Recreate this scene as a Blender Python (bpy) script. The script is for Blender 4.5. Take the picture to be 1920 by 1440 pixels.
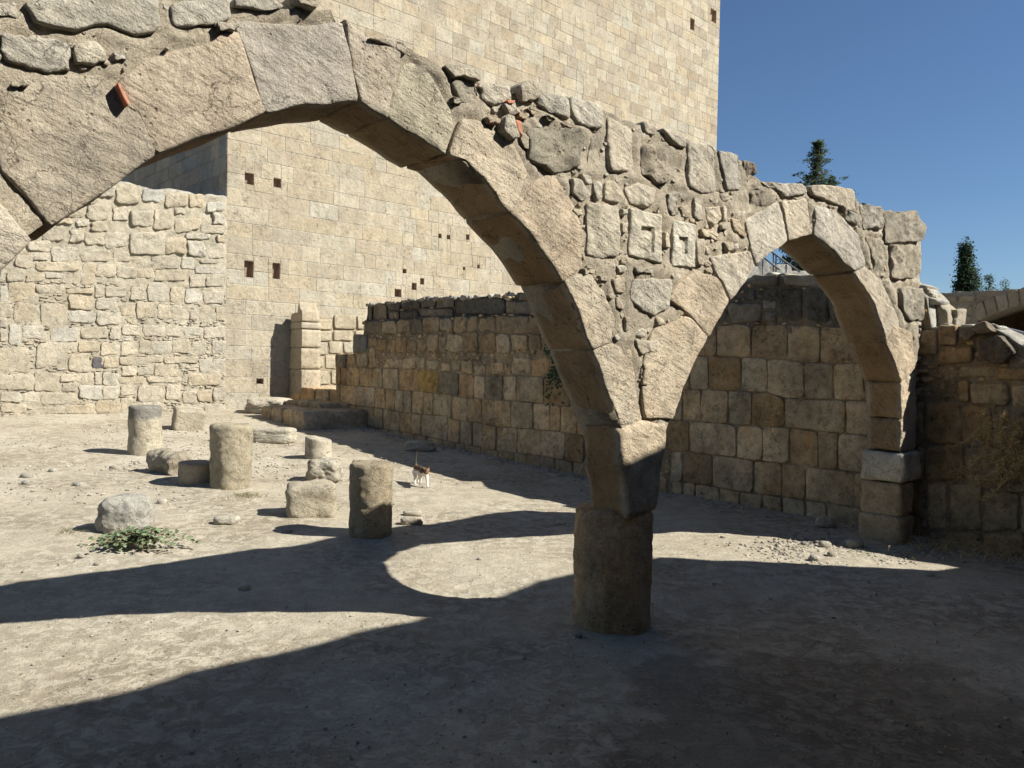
import bpy, math, random
import numpy as np
from math import sin, cos, tan, pi, radians, sqrt, atan2
from mathutils import Vector, noise as mn

random.seed(7)
R = random.Random(11)
sc = bpy.context.scene
for o in list(bpy.data.objects):
    bpy.data.objects.remove(o)

# ------------------------------------------------------------------ camera, sky, sun, exposure
F_PX, PITCH, ROLL, CAM_H = 1450.0, radians(1.5), radians(1.0), 1.6
c_fw = np.array([0, cos(PITCH), -sin(PITCH)])
_u0 = np.array([0, sin(PITCH), cos(PITCH)]); _r0 = np.array([1.0, 0, 0])
c_rt = _r0 * cos(ROLL) + _u0 * sin(ROLL)
c_up = _u0 * cos(ROLL) - _r0 * sin(ROLL)
c_o = np.array([0, 0, CAM_H])
cam_d = bpy.data.cameras.new('camera'); cam = bpy.data.objects.new('camera', cam_d)
sc.collection.objects.link(cam)
cam_d.sensor_width = 36.0; cam_d.lens = 36.0 * F_PX / 1920.0
cam_d.clip_start = 0.05; cam_d.clip_end = 3000
from mathutils import Matrix
cam.matrix_world = Matrix(((c_rt[0], c_up[0], -c_fw[0], 0), (c_rt[1], c_up[1], -c_fw[1], 0),
                           (c_rt[2], c_up[2], -c_fw[2], CAM_H), (0, 0, 0, 1)))
sc.camera = cam

SUN_AZ, SUN_EL = radians(-15.0), radians(40.0)
world = bpy.data.worlds.new("World"); sc.world = world; world.use_nodes = True
wn = world.node_tree; bg = wn.nodes['Background']
sky = wn.nodes.new('ShaderNodeTexSky'); sky.sky_type = 'NISHITA'; sky.sun_disc = False
sky.sun_elevation = SUN_EL; sky.sun_rotation = pi / 2 - SUN_AZ
sky.altitude = 100; sky.air_density = 1.0; sky.dust_density = 0.0; sky.ozone_density = 6.5
wn.links.new(sky.outputs[0], bg.inputs[0]); bg.inputs[1].default_value = 0.05
sun_d = bpy.data.lights.new('sun', 'SUN'); sun_d.energy = 5.0; sun_d.angle = radians(0.5); sun_d.color = (1.0, 0.98, 0.93)
sun = bpy.data.objects.new('sun', sun_d); sc.collection.objects.link(sun)
S_DIR = Vector((cos(SUN_AZ) * cos(SUN_EL), sin(SUN_AZ) * cos(SUN_EL), sin(SUN_EL)))
sun.rotation_euler = (-S_DIR).to_track_quat('-Z', 'Y').to_euler(); sun.location = (20, -5, 20)
sc.view_settings.view_transform = 'Standard'; sc.view_settings.look = 'None'
sc.view_settings.gamma = 1.0; sc.view_settings.use_curve_mapping = False
sc.view_settings.exposure = 1.0

# ------------------------------------------------------------------ helpers
def gz(x, y):
    a = y * .728 - x * .686
    z = .45 * (max(0.0, min(a, 19.0) - 6) / 11.2) ** 1.3
    return z

def ray(u, v):
    d = c_fw * F_PX + c_rt * (u - 960) - c_up * (v - 720)
    return d / np.linalg.norm(d)

def ground(u, v):
    """the place on the ground that the photograph shows at u, v"""
    d = ray(u, v); z = 0.0
    for _ in range(12):
        t = (z - CAM_H) / d[2]; p = c_o + d * t; z = z * .4 + .6 * gz(p[0], p[1])
    return float(p[0]), float(p[1]), gz(p[0], p[1])

def at_depth(u, v, y):
    d = ray(u, v); return c_o + d * (y / d[1])

class Frame:
    """a vertical wall plane: s runs to the right seen from the front, z up, out toward the viewer's side"""
    def __init__(self, o, ang):
        self.o = np.array([o[0], o[1], 0.0]); a = radians(ang)
        self.d = np.array([cos(a), sin(a), 0.0]); self.n = np.array([sin(a), -cos(a), 0.0])
    def w(self, s, z, y=0.0):
        p = self.o + self.d * s + self.n * y
        return (p[0], p[1], z)
    def sz(self, u, v, off=0.0):
        d = ray(u, v); q = self.o + self.n * off
        t = ((q - c_o) @ self.n) / (d @ self.n); p = c_o + d * t
        return float((p - self.o) @ self.d), float(p[2])

COL = sc.collection
def tag(o, label=None, cat=None, group=None, kind=None):
    if label: o['label'] = label
    if cat: o['category'] = cat
    if group: o['group'] = group
    if kind: o['kind'] = kind
    return o

def empty(name, loc, label=None, cat=None, group=None):
    o = bpy.data.objects.new(name, None); COL.objects.link(o); o.location = loc
    o.empty_display_size = .2
    return tag(o, label, cat, group)

def mk(name, verts, faces, mat, parent=None, tint=None, smooth=True, angle=None, kind=None, tints=None):
    me = bpy.data.meshes.new(name)
    me.from_pydata([tuple(v) for v in verts], [], faces)
    if tints is not None or tint is not None:
        at = me.color_attributes.new('tint', 'FLOAT_COLOR', 'POINT')
        if tints is None:
            arr = np.tile(np.array(tint, dtype=np.float32), len(verts))
        else:
            arr = np.array(tints, dtype=np.float32).ravel()
        at.data.foreach_set('color', arr)
    if smooth:
        me.polygons.foreach_set('use_smooth', [True] * len(me.polygons))
        if angle: me.set_sharp_from_angle(angle=radians(angle))
    me.materials.append(mat)
    o = bpy.data.objects.new(name, me); COL.objects.link(o)
    if parent is not None:
        o.parent = parent
        o.matrix_parent_inverse = Matrix.Translation(-Vector(parent.location))
    if kind: o['kind'] = kind
    return o

class Bag:
    """collects pieces that are joined into one mesh"""
    def __init__(self): self.v = []; self.f = []; self.t = []
    def add(self, v, f, tint=(1, 1, 1, 0)):
        b = len(self.v); self.v += [tuple(p) for p in v]
        self.f += [tuple(i + b for i in q) for q in f]; self.t += [tint] * len(v)
    def build(self, name, mat, parent=None, kind=None, smooth=True, angle=None):
        return mk(name, self.v, self.f, mat, parent, tints=self.t, smooth=smooth, angle=angle, kind=kind)

def resample(poly, n, cut=.22, rnd=None, jit=0.0):
    """round the corners of a polygon and spread n points evenly along it (counter-clockwise)"""
    p = [np.array(q, float) for q in poly]
    area = sum(p[i][0] * p[(i + 1) % len(p)][1] - p[(i + 1) % len(p)][0] * p[i][1] for i in range(len(p)))
    if area < 0: p.reverse()
    q = []
    for i in range(len(p)):
        a, b, c = p[i - 1], p[i], p[(i + 1) % len(p)]
        la, lc = np.linalg.norm(a - b), np.linalg.norm(c - b)
        k = cut * min(la, lc)
        e1 = b + (a - b) * (k / max(la, 1e-6)); e2 = b + (c - b) * (k / max(lc, 1e-6))
        q += [e1, (e1 + e2) * .25 + b * .5, e2]
    q = np.array(q); nx = np.roll(q, -1, 0); L = np.linalg.norm(nx - q, axis=1); cum = np.concatenate([[0], np.cumsum(L)])
    out = []
    for k in range(n):
        t = (k + .25) / n * cum[-1]; i = min(int(np.searchsorted(cum, t, 'right')) - 1, len(q) - 1)
        out.append(q[i] + (nx[i] - q[i]) * ((t - cum[i]) / max(L[i], 1e-9)))
    out = np.array(out)
    if jit and rnd:
        cen = out.mean(0)
        for k in range(n):
            r = out[k] - cen; out[k] += r / max(np.linalg.norm(r), 1e-6) * rnd.uniform(-jit, jit)
    return out

def nz(x, y, z, s):
    return mn.noise((x * s, y * s, z * s))

def stone_geo(fr, poly, depth=.08, proud=.012, bev=.012, rough=.006, nb=16, inner=(.62, .3), through=0, cut=.22,
              jit=0.0, rnd=R, carve=None, tilt=.006, fs=9.0):
    """a stone laid in the wall: back edge, sides, worn arris, uneven face"""
    P = resample(poly, nb, cut, rnd, jit); cen = P.mean(0)
    rad = max(np.linalg.norm(P - cen, axis=1).min(), 1e-3); bev = min(bev, rad * .45)
    tx, tz = rnd.uniform(-tilt, tilt), rnd.uniform(-tilt, tilt)
    rings = [(0.0, -depth)]
    for k in range(through): rings.append((0.0, -depth + (depth - bev) * (k + 1) / (through + 1)))
    rings += [(0.0, proud - bev), (.35 * bev, proud - .28 * bev), (bev, proud)]
    v = []; f = []
    for ri, (ins, y) in enumerate(rings):
        for q in P:
            r = q - cen; L = np.linalg.norm(r); q2 = cen + r * (max(L - ins, L * .5) / L)
            if through or ri >= 1:
                o = nz(q2[0] + 5, q2[1], y, fs) * rough
                rr = r / L; q2 = q2 + rr * o
            yy = y
            if ri >= len(rings) - 2 or ri == 0 and through:
                yy += nz(q2[0], q2[1] + 9, fr.o[0], fs) * rough + (q2[0] - cen[0]) * tx + (q2[1] - cen[1]) * tz
                yy += nz(q2[0], q2[1], 3, fs * 3) * rough * .4
            if carve: yy += carve(q2[0], q2[1]) if ri == len(rings) - 1 else 0
            v.append(fr.w(q2[0], q2[1], yy))
    last = P.copy()
    for i in range(len(P)):
        r = P[i] - cen; L = np.linalg.norm(r); last[i] = cen + r * (max(L - bev, L * .5) / L)
    for k in inner:
        for q in last:
            q2 = cen + (q - cen) * k
            yy = proud + nz(q2[0], q2[1] + 9, fr.o[0], fs) * rough + (q2[0] - cen[0]) * tx + (q2[1] - cen[1]) * tz + nz(q2[0], q2[1], 3, fs * 3) * rough * .6
            if carve: yy += carve(q2[0], q2[1])
            v.append(fr.w(q2[0], q2[1], yy))
    nr = len(rings) + len(inner)
    for r_ in range(nr - 1):
        for i in range(nb):
            j = (i + 1) % nb
            f.append((r_ * nb + i, r_ * nb + j, (r_ + 1) * nb + j, (r_ + 1) * nb + i))
    yy = proud + nz(cen[0], cen[1] + 9, fr.o[0], fs) * rough
    v.append(fr.w(cen[0], cen[1], yy + (carve(*cen) if carve else 0))); c = len(v) - 1
    for i in range(nb): f.append(((nr - 1) * nb + i, (nr - 1) * nb + (i + 1) % nb, c))
    if through: f.append(tuple(range(nb - 1, -1, -1)))
    return v, f

def stone(fr, poly, mat, parent, tint, name='stone', label=None, soffit_shade=None, **k):
    v, f = stone_geo(fr, poly, **k); tt = None
    if soffit_shade:      # side faces browner, with the warm shade of the soffit put into the colour
        n = k['nb']; tt = [tuple(tint[i] * soffit_shade[i] for i in range(4)) if n <= q < n * (k['through'] + 1) else tint for q in range(len(v))]
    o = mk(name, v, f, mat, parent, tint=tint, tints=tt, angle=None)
    if label: o['label'] = label
    return o

def box_geo(fr, s0, s1, z0, z1, depth, proud, bev, rnd=R):
    """ashlar: a block with a narrow worn arris, 18 faces"""
    b = bev; w = [rnd.uniform(-.5, .5) * b for _ in range(8)]
    C = [(s0, z0), (s1, z0), (s1, z1), (s0, z1)]; v = []
    for (s, z) in C: v.append(fr.w(s, z, -depth))
    for i, (s, z) in enumerate(C): v.append(fr.w(s + w[i] * .3, z + w[i + 4] * .3, proud - b))
    D = [(b, b), (-b, b), (-b, -b), (b, -b)]
    for i, (s, z) in enumerate(C): v.append(fr.w(s + D[i][0], z + D[i][1], proud + w[i] * .35))
    f = [(8, 9, 10, 11)]
    for i in range(4):
        j = (i + 1) % 4
        f += [(i, j, 4 + j, 4 + i), (4 + i, 4 + j, 8 + j, 8 + i)]
    return v, f

class Occ:
    """which parts of a wall face are taken, at 1 cm"""
    def __init__(self, s0, s1, z0, z1, res=.01):
        self.s0, self.z0, self.res = s0, z0, res
        self.m = np.zeros((int((z1 - z0) / res) + 1, int((s1 - s0) / res) + 1), bool)
        zz, ss = np.mgrid[0:self.m.shape[0], 0:self.m.shape[1]]
        self.S = ss * res + s0; self.Z = zz * res + z0
    def pmask(self, poly, g=0.0):
        p = np.array(poly, float); cen = p.mean(0)
        if g:
            r = p - cen; L = np.linalg.norm(r, axis=1, keepdims=True); p = cen + r * (L + g) / L
        x0, y0 = p.min(0); x1, y1 = p.max(0)
        i0, i1 = int((y0 - self.z0) / self.res), int((y1 - self.z0) / self.res) + 2
        j0, j1 = int((x0 - self.s0) / self.res), int((x1 - self.s0) / self.res) + 2
        i0, j0 = max(i0, 0), max(j0, 0); i1, j1 = min(i1, self.m.shape[0]), min(j1, self.m.shape[1])
        if i1 <= i0 or j1 <= j0: return None
        X = self.S[i0:i1, j0:j1]; Y = self.Z[i0:i1, j0:j1]; ins = np.zeros(X.shape, bool)
        for k in range(len(p)):
            a, b = p[k], p[(k + 1) % len(p)]
            if a[1] == b[1]: continue
            cnd = ((a[1] > Y) != (b[1] > Y)) & (X < (b[0] - a[0]) * (Y - a[1]) / (b[1] - a[1]) + a[0])
            ins ^= cnd
        return (slice(i0, i1), slice(j0, j1)), ins
    def fill(self, poly, g=0.0):
        r = self.pmask(poly, g)
        if r: self.m[r[0]] |= r[1]
    def free(self, poly, g=0.0, inside=None):
        r = self.pmask(poly, g)
        if not r: return False
        return not (self.m[r[0]] & r[1]).any() and r[1].any()

def blob(cx, cz, w, h, n, rnd, irr=.25):
    a0 = rnd.uniform(0, 6.28)
    out = []
    for k in range(n):
        a = a0 + (k + rnd.uniform(-.3, .3)) * 2 * pi / n
        r = 1 + rnd.uniform(-irr, irr)
        out.append((cx + cos(a) * w / 2 * r, cz + sin(a) * h / 2 * r))
    return out

def irr_rect(x0, y0, x1, y1, rnd, k=.08):
    w, h = x1 - x0, y1 - y0; j = lambda a: rnd.uniform(-k, k) * a
    m = min(abs(w), abs(h))
    return [(x0 + j(m), y0 + j(m)), ((x0 + x1) / 2 + j(w), y0 + j(m) * .8), (x1 + j(m), y0 + j(m)), (x1 + j(m) * .6, (y0 + y1) / 2 + j(h)),
            (x1 + j(m), y1 + j(m)), ((x0 + x1) / 2 + j(w), y1 + j(m) * .8), (x0 + j(m), y1 + j(m)), (x0 + j(m) * .6, (y0 + y1) / 2 + j(h))]

# ------------------------------------------------------------------ materials
class NT:
    def __init__(self, name):
        self.m = bpy.data.materials.new(name); self.m.use_nodes = True
        self.t = self.m.node_tree; self.t.nodes.clear()
        self.out = self.n('ShaderNodeOutputMaterial'); self.b = self.n('ShaderNodeBsdfPrincipled')
        self.l(self.b.outputs[0], self.out.inputs[0])
        self.b.inputs['Specular IOR Level'].default_value = .15
        self.b.inputs['Roughness'].default_value = .92
    def n(self, t, **k):
        x = self.t.nodes.new(t)
        for a, b in k.items(): setattr(x, a, b)
        return x
    def l(self, a, b): self.t.links.new(a, b)
    def noise(self, vec, scale, detail=4, rough=.55, dist=0):
        x = self.n('ShaderNodeTexNoise'); x.inputs['Scale'].default_value = scale
        x.inputs['Detail'].default_value = detail; x.inputs['Roughness'].default_value = rough
        x.inputs['Distortion'].default_value = dist
        if vec is not None: self.l(vec, x.inputs['Vector'])
        return x.outputs['Fac']
    def ramp(self, fac, *st):
        x = self.n('ShaderNodeValToRGB'); e = x.color_ramp.elements
        while len(e) < len(st): e.new(.5)
        for el, (p, c) in zip(e, st):
            el.position = p; el.color = (c, c, c, 1) if isinstance(c, (int, float)) else (*c, 1)
        self.l(fac, x.inputs[0]); return x.outputs[0]
    def mix(self, fac, a, b, mode='MIX'):
        x = self.n('ShaderNodeMix', data_type='RGBA', blend_type=mode)
        for i, s in ((0, fac), (6, a), (7, b)):
            if isinstance(s, (int, float)): x.inputs[i].default_value = s
            elif isinstance(s, tuple): x.inputs[i].default_value = (*s, 1)
            else: self.l(s, x.inputs[i])
        return x.outputs[2]
    def math(self, op, a, b=0.0, clamp=False):
        x = self.n('ShaderNodeMath', operation=op, use_clamp=clamp)
        for i, s in enumerate((a, b)):
            if isinstance(s, (int, float)): x.inputs[i].default_value = s
            else: self.l(s, x.inputs[i])
        return x.outputs[0]
    def vmul(self, vec, k):
        x = self.n('ShaderNodeVectorMath', operation='MULTIPLY'); self.l(vec, x.inputs[0]); x.inputs[1].default_value = k
        return x.outputs[0]
    def bump(self, h, dist, strength=1.0, prev=None):
        x = self.n('ShaderNodeBump'); x.inputs['Strength'].default_value = strength; x.inputs['Distance'].default_value = dist
        self.l(h, x.inputs['Height'])
        if prev is not None: self.l(prev, x.inputs['Normal'])
        return x.outputs[0]

def stone_mat(name, mottle=.35, grain=.3, lich_col=(.205, .195, .175), pit=.5, b1=.012, b2=.004, marks=0.0, ochre=.25, streak=.0):
    """limestone: its colour comes from the 'tint' attribute of each piece, lichen amount from its alpha"""
    t = NT(name)
    pos = t.n('ShaderNodeNewGeometry').outputs['Position']
    at = t.n('ShaderNodeAttribute', attribute_name='tint')
    big = t.noise(pos, 2.3, 4, .6, .3); mid = t.noise(pos, 11, 5, .65); fine = t.noise(pos, 70, 4, .7)
    col = t.mix(1.0, at.outputs['Color'], t.ramp(big, (.3, 1 - mottle * .6), (.7, 1 + mottle * .45)), 'MULTIPLY')
    col = t.mix(1.0, col, t.ramp(mid, (.28, 1 - mottle * .8), (.5, 1.0), (.75, 1 + mottle * .4)), 'MULTIPLY')
    och = t.ramp(t.noise(pos, 4.1, 4, .6, .6), (.52, 0.0), (.72, 1.0))
    col = t.mix(t.math('MULTIPLY', och, ochre), col, t.mix(1.0, col, (1.02, .78, .5), 'MULTIPLY'))
    col = t.mix(1.0, col, t.ramp(fine, (.3, 1 - grain * .7), (.7, 1 + grain * .5)), 'MULTIPLY')
    # grey lichen and soot, patchy, by the amount each stone carries
    ln = t.math('ADD', t.math('MULTIPLY', t.noise(pos, 3.7, 7, .78, .9), .55), t.math('MULTIPLY', t.noise(pos, 34, 5, .8), .45))
    thr = t.math('SUBTRACT', .74, t.math('MULTIPLY', at.outputs['Alpha'], .42))
    lf = t.math('MULTIPLY', t.math('SUBTRACT', ln, thr), 4.0, True)
    col = t.mix(t.math('MULTIPLY', lf, .78), col, t.mix(.42, lich_col, col))
    if streak:
        sv = t.vmul(pos, (9, 9, .8)); sn = t.ramp(t.noise(sv, 1.0, 4, .6), (.52, 0.0), (.75, 1.0))
        col = t.mix(t.math('MULTIPLY', sn, streak), col, t.mix(1.0, col, (.62, .6, .56), 'MULTIPLY'))
    if marks:
        wv = t.vmul(pos, (16, 16, 1.6)); wn_ = t.ramp(t.noise(wv, 1.0, 5, .65), (.66, 0.0), (.74, 1.0))
        col = t.mix(t.math('MULTIPLY', wn_, .35), col, (.66, .63, .56))
    vc = t.n('ShaderNodeTexVoronoi', feature='DISTANCE_TO_EDGE'); vc.inputs['Scale'].default_value = 3.4
    wp = t.n('ShaderNodeTexNoise'); wp.inputs['Scale'].default_value = 6; wp.inputs['Detail'].default_value = 5; t.l(pos, wp.inputs['Vector'])
    wa = t.n('ShaderNodeVectorMath', operation='MULTIPLY_ADD'); t.l(wp.outputs['Color'], wa.inputs[0]); wa.inputs[1].default_value = (.5, .5, .5); t.l(pos, wa.inputs[2]); t.l(wa.outputs[0], vc.inputs['Vector'])
    crk = t.math('MULTIPLY', t.ramp(vc.outputs['Distance'], (.0, 1.0), (.012, 0.0)), t.ramp(t.noise(pos, 2.9, 3), (.5, 0.0), (.6, 1.0)))
    col = t.mix(t.math('MULTIPLY', crk, .6), col, t.mix(1.0, col, (.42, .38, .33), 'MULTIPLY'))
    vo = t.n('ShaderNodeTexVoronoi', feature='F1'); vo.inputs['Scale'].default_value = 34
    vo.inputs['Randomness'].default_value = 1; t.l(pos, vo.inputs['Vector'])
    pits = t.ramp(vo.outputs['Distance'], (.10, 0.0), (.26, 1.0))
    pm = t.ramp(t.noise(pos, 7, 3), (.5, 0.0), (.62, 1.0))
    pits = t.math('SUBTRACT', 1.0, t.math('MULTIPLY', t.math('SUBTRACT', 1.0, pits), pm))
    col = t.mix(t.math('MULTIPLY', t.math('SUBTRACT', 1.0, pits), pit), col, t.mix(1.0, col, (.45, .4, .34), 'MULTIPLY'))
    t.l(t.mix(1.0, col, (.77, .77, .77), 'MULTIPLY'), t.b.inputs['Base Color'])
    h = t.math('ADD', t.math('MULTIPLY', mid, .8), t.math('MULTIPLY', t.noise(pos, 28, 5, .7), .5))
    if marks:
        mv = t.n('ShaderNodeVectorRotate', rotation_type='EULER_XYZ'); t.l(pos, mv.inputs['Vector']); mv.inputs['Rotation'].default_value = (.5, .6, .7)
        mk_ = t.noise(t.vmul(mv.outputs[0], (55, 7, 12)), 1.0, 3, .5)
        h = t.math('ADD', h, t.math('MULTIPLY', mk_, marks))
    h = t.math('SUBTRACT', h, t.math('MULTIPLY', crk, .5))
    n1 = t.bump(h, b1, 1.0)
    n2 = t.bump(t.math('ADD', t.math('MULTIPLY', pits, pit * 1.2), t.noise(pos, 130, 4, .75)), b2, 1.0, n1)
    t.l(n2, t.b.inputs['Normal'])
    return t.m

M_ASH = stone_mat('tower_ashlar', .26, .22, pit=.35, b1=.035, b2=.008, ochre=.22, streak=.35)
M_RUB = stone_mat('rubble_limestone', .3, .28, pit=.4, b1=.045, b2=.012, ochre=.2)
M_ARC = stone_mat('arcade_limestone', .36, .34, pit=.7, b1=.03, b2=.009, marks=.55, ochre=.18)
M_ROUGH = stone_mat('pitted_limestone', .45, .4, pit=1.0, b1=.05, b2=.016, ochre=.25)
M_LOW = stone_mat('court_wall_stone', .62, .4, pit=.8, b1=.03, b2=.01, ochre=.6, lich_col=(.085, .085, .08))
M_MORT = stone_mat('lime_mortar', .34, .35, pit=.5, b1=.05, b2=.018, ochre=.1)

M_COL = stone_mat('column_stone', .5, .4, pit=1.0, b1=.035, b2=.016, ochre=.6, streak=.5)
def ground_mat():
    t = NT('dusty_ground'); pos = t.n('ShaderNodeNewGeometry').outputs['Position']
    big = t.noise(pos, .55, 5, .6, .4); mid = t.noise(pos, 5.5, 5, .65, .5); fine = t.noise(pos, 38, 4, .7); grit = t.noise(pos, 150, 3, .7)
    col = t.mix(t.ramp(big, (.35, 0.0), (.65, 1.0)), (.355, .307, .222), (.425, .378, .288))
    # trodden darker crusts between pale dust
    cr = t.ramp(t.noise(t.vmul(pos, (1, 1, .2)), 9.5, 7, .75, .7), (.46, 0.0), (.55, 1.0))
    cm = t.ramp(t.noise(pos, .9, 3, .5), (.38, .15), (.6, 1.0))
    col = t.mix(t.math('MULTIPLY', t.math('MULTIPLY', cr, cm), .8), col, t.mix(1.0, col, (.56, .52, .48), 'MULTIPLY'))
    dp = t.n('ShaderNodeSeparateXYZ'); t.l(pos, dp.inputs[0])
    dx = t.math('SUBTRACT', dp.outputs[0], 1.55); dy = t.math('MULTIPLY', t.math('SUBTRACT', dp.outputs[1], 2.9), .8)
    rr = t.math('SQRT', t.math('ADD', t.math('MULTIPLY', dx, dx), t.math('MULTIPLY', dy, dy)))
    dm = t.math('ADD', rr, t.math('MULTIPLY', t.math('SUBTRACT', t.noise(pos, 1.6, 6, .65), .5), 1.7))
    damp = t.ramp(t.math('MULTIPLY', dm, .5), (.55, 1.0), (.61, 0.0))
    col = t.mix(t.math('MULTIPLY', damp, .62), col, t.mix(1.0, col, (.52, .47, .42), 'MULTIPLY'))
    col = t.mix(1.0, col, t.ramp(mid, (.3, .84), (.7, 1.12)), 'MULTIPLY')
    col = t.mix(1.0, col, t.ramp(fine, (.28, .82), (.5, 1.0), (.75, 1.13)), 'MULTIPLY')
    sp = t.ramp(grit, (.66, 0.0), (.72, 1.0))
    col = t.mix(t.math('MULTIPLY', sp, .5), col, (.50, .46, .38))
    t.l(col, t.b.inputs['Base Color'])
    h = t.math('ADD', t.math('ADD', t.math('MULTIPLY', mid, .6), t.math('MULTIPLY', fine, .5)), t.math('MULTIPLY', cr, -.12))
    n1 = t.bump(h, .017, 1.0); n2 = t.bump(grit, .004, 1.0, n1); t.l(n2, t.b.inputs['Normal'])
    return t.m
M_GND = ground_mat()

def plain(name, col, rough=.8, var=.2, scale=20, spec=.2, trans=0):
    t = NT(name); pos = t.n('ShaderNodeNewGeometry').outputs['Position']
    c = t.mix(1.0, col, t.ramp(t.noise(pos, scale, 4), (.3, 1 - var), (.7, 1 + var)), 'MULTIPLY')
    t.l(c, t.b.inputs['Base Color']); t.b.inputs['Roughness'].default_value = rough
    t.b.inputs['Specular IOR Level'].default_value = spec
    if trans:
        tr = t.n('ShaderNodeBsdfTranslucent'); t.l(c, tr.inputs[0]); mx = t.n('ShaderNodeMixShader'); mx.inputs[0].default_value = trans
        t.l(t.b.outputs[0], mx.inputs[1]); t.l(tr.outputs[0], mx.inputs[2]); t.l(mx.outputs[0], t.out.inputs[0])
    return t.m
M_BRICK = plain('terracotta_shard', (.40, .17, .10), .9, .25, 30)
M_LEAF = plain('caper_leaf', (.15, .195, .10), .6, .35, 14, .3, .2)
M_IVY = plain('ivy_leaf', (.045, .09, .03), .6, .35, 14, .3, .2)
M_STEM = plain('dry_stem', (.30, .20, .11), .9, .25, 30)
M_DRY = plain('dry_twig', (.60, .42, .19), .9, .3, 30)
M_STRAW = plain('dry_grass', (.30, .27, .14), .9, .3, 20, .1, .2)
M_CYP = plain('cypress_foliage', (.022, .04, .018), .8, .5, 3, .1)
M_CONI = plain('conifer_foliage', (.035, .055, .022), .8, .5, 3, .1)
M_BARK = plain('bark', (.10, .075, .055), .9, .3, 8)
M_METAL = plain('grey_rail_metal', (.20, .21, .23), .45, .1, 10, .5)
M_RUST = plain('dark_rail_metal', (.07, .07, .075), .6, .1, 10, .4)

CREAM = (.56, .475, .335); PALE = (.60, .53, .41); TAN = (.50, .395, .27); GREY = (.42, .40, .36); WHITE = (.66, .63, .55)
def tn(c, v=.10, l=0.0, rnd=R):
    k = 1 + rnd.uniform(-v, v); w = rnd.uniform(-.03, .03)
    return (c[0] * k * (1 + w), c[1] * k, c[2] * k * (1 - w * 1.6), l)

# ------------------------------------------------------------------ ground
def spread(lo, hi, step, far, n=16):
    mid = list(np.arange(lo, hi + 1e-6, step)); g = [(k / n) ** 3 * (far - hi) for k in range(1, n + 1)]
    gl = [(k / n) ** 3 * (far + lo) for k in range(1, n + 1)]
    return [lo - a for a in gl[::-1]] + mid + [hi + a for a in g]
xs = spread(-9.0, 5.4, .075, 900); ys = spread(1.2, 21, .09, 900)
MOUNDS = [(.947, 4.817, .40)] + [(*ground(u, v)[:2], r) for u, v, r in ((272, 854, .42), (433, 916, .42), (695, 1008, .36), (597, 861, .3), (368, 908, .34), (222, 1000, .42), (577, 968, .4), (1665, 1012, .4), (320, 892, .4))]
gv = []; gf = []
for y in ys:
    for x in xs:
        z = gz(x, y)
        if -10 < x < 7 and 0 < y < 22:
            z += mn.noise((x * .9, y * .9, 0)) * .02 + mn.noise((x * 4, y * 4, 2)) * .010 + mn.noise((x * 13, y * 13, 5)) * .004
            for (mx, my, mr) in MOUNDS:
                dd = (x - mx) ** 2 + (y - my) ** 2
                if dd < 1.2: z += (.035 if mx < .8 or mx > 1.2 else -.03) * math.exp(-dd / (mr * mr))
        gv.append((x, y, z))
nx_ = len(xs)
for j in range(len(ys) - 1):
    for i in range(nx_ - 1):
        gf.append((j * nx_ + i, j * nx_ + i + 1, (j + 1) * nx_ + i + 1, (j + 1) * nx_ + i))
g_ = mk('ground', gv, gf, M_GND); tag(g_, kind='structure')
#@@TOWER
# ------------------------------------------------------------------ the keep (tower)
TW = Frame((-6.49, 17.5), 43.3); TL = TW.sz(1347, 140)[0]; TH = 21.0
tower = empty('tower', (-6.49, 17.5, .3), 'huge square castle tower of pale coursed ashlar rising behind the arches', 'tower')
holes = []   # putlog holes (s0, s1, z0, z1)
for (u0, v0, u1, v1) in [(459, 326, 476, 344), (513, 336, 527, 350), (458, 490, 475, 519), (511, 494, 525, 522), (481, 710, 494, 720),
                         (772, 531, 781, 543), (788, 522, 795, 533), (740, 543, 752, 556), (822, 439, 828, 446), (838, 441, 844, 448), (874, 440, 880, 449),
                         (895, 497, 899, 503), (1294, 37, 1302, 54), (1332, 21, 1343, 38), (868, 501, 872, 505), (755, 505, 762, 512)]:
    a = TW.sz(u0, v1); b = TW.sz(u1, v0); holes.append((a[0], b[0], min(a[1], b[1] - .08), b[1]))
def cut_rects(r, hs):
    out = [r]
    for h in hs:
        nxt = []
        for (a, b, c, d) in out:
            if h[0] >= b or h[1] <= a or h[2] >= d or h[3] <= c: nxt.append((a, b, c, d)); continue
            if h[0] > a: nxt.append((a, h[0], c, d))
            if h[1] < b: nxt.append((h[1], b, c, d))
            lo, hi = max(a, h[0]), min(b, h[1])
            if h[2] > c: nxt.append((lo, hi, c, h[2]))
            if h[3] < d: nxt.append((lo, hi, h[3], d))
        out = nxt
    return out
rt = random.Random(5)
pieces = []
z = -.2; ci = 0
cz = [-.2, .07]
while cz[-1] < TH: cz.append(cz[-1] + rt.choice((.33, .35, .36, .37, .39)))
for k in range(len(cz) - 1):
    z0, z1 = cz[k], cz[k + 1]; s = -0.0 if k % 2 else 0.0; s = 0.0
    first = rt.choice((.45, .6, .8, 1.0))
    while s < TL:
        near = max(0, 1 - s / 7)
        L = rt.choice((.35, .5, .6, .75)) if rt.random() > near else rt.choice((.5, .8, 1.0, 1.25))
        if s == 0: L = first
        e = min(s + L, TL); e = TL if TL - e < .25 else e
        pieces.append((s, e, z0, z1)); s = e
tcol = [(.485, .415, .298), (.495, .428, .312), (.47, .40, .285), (.505, .445, .33), (.462, .39, .28)]
bag = Bag(); shown = []
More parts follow.
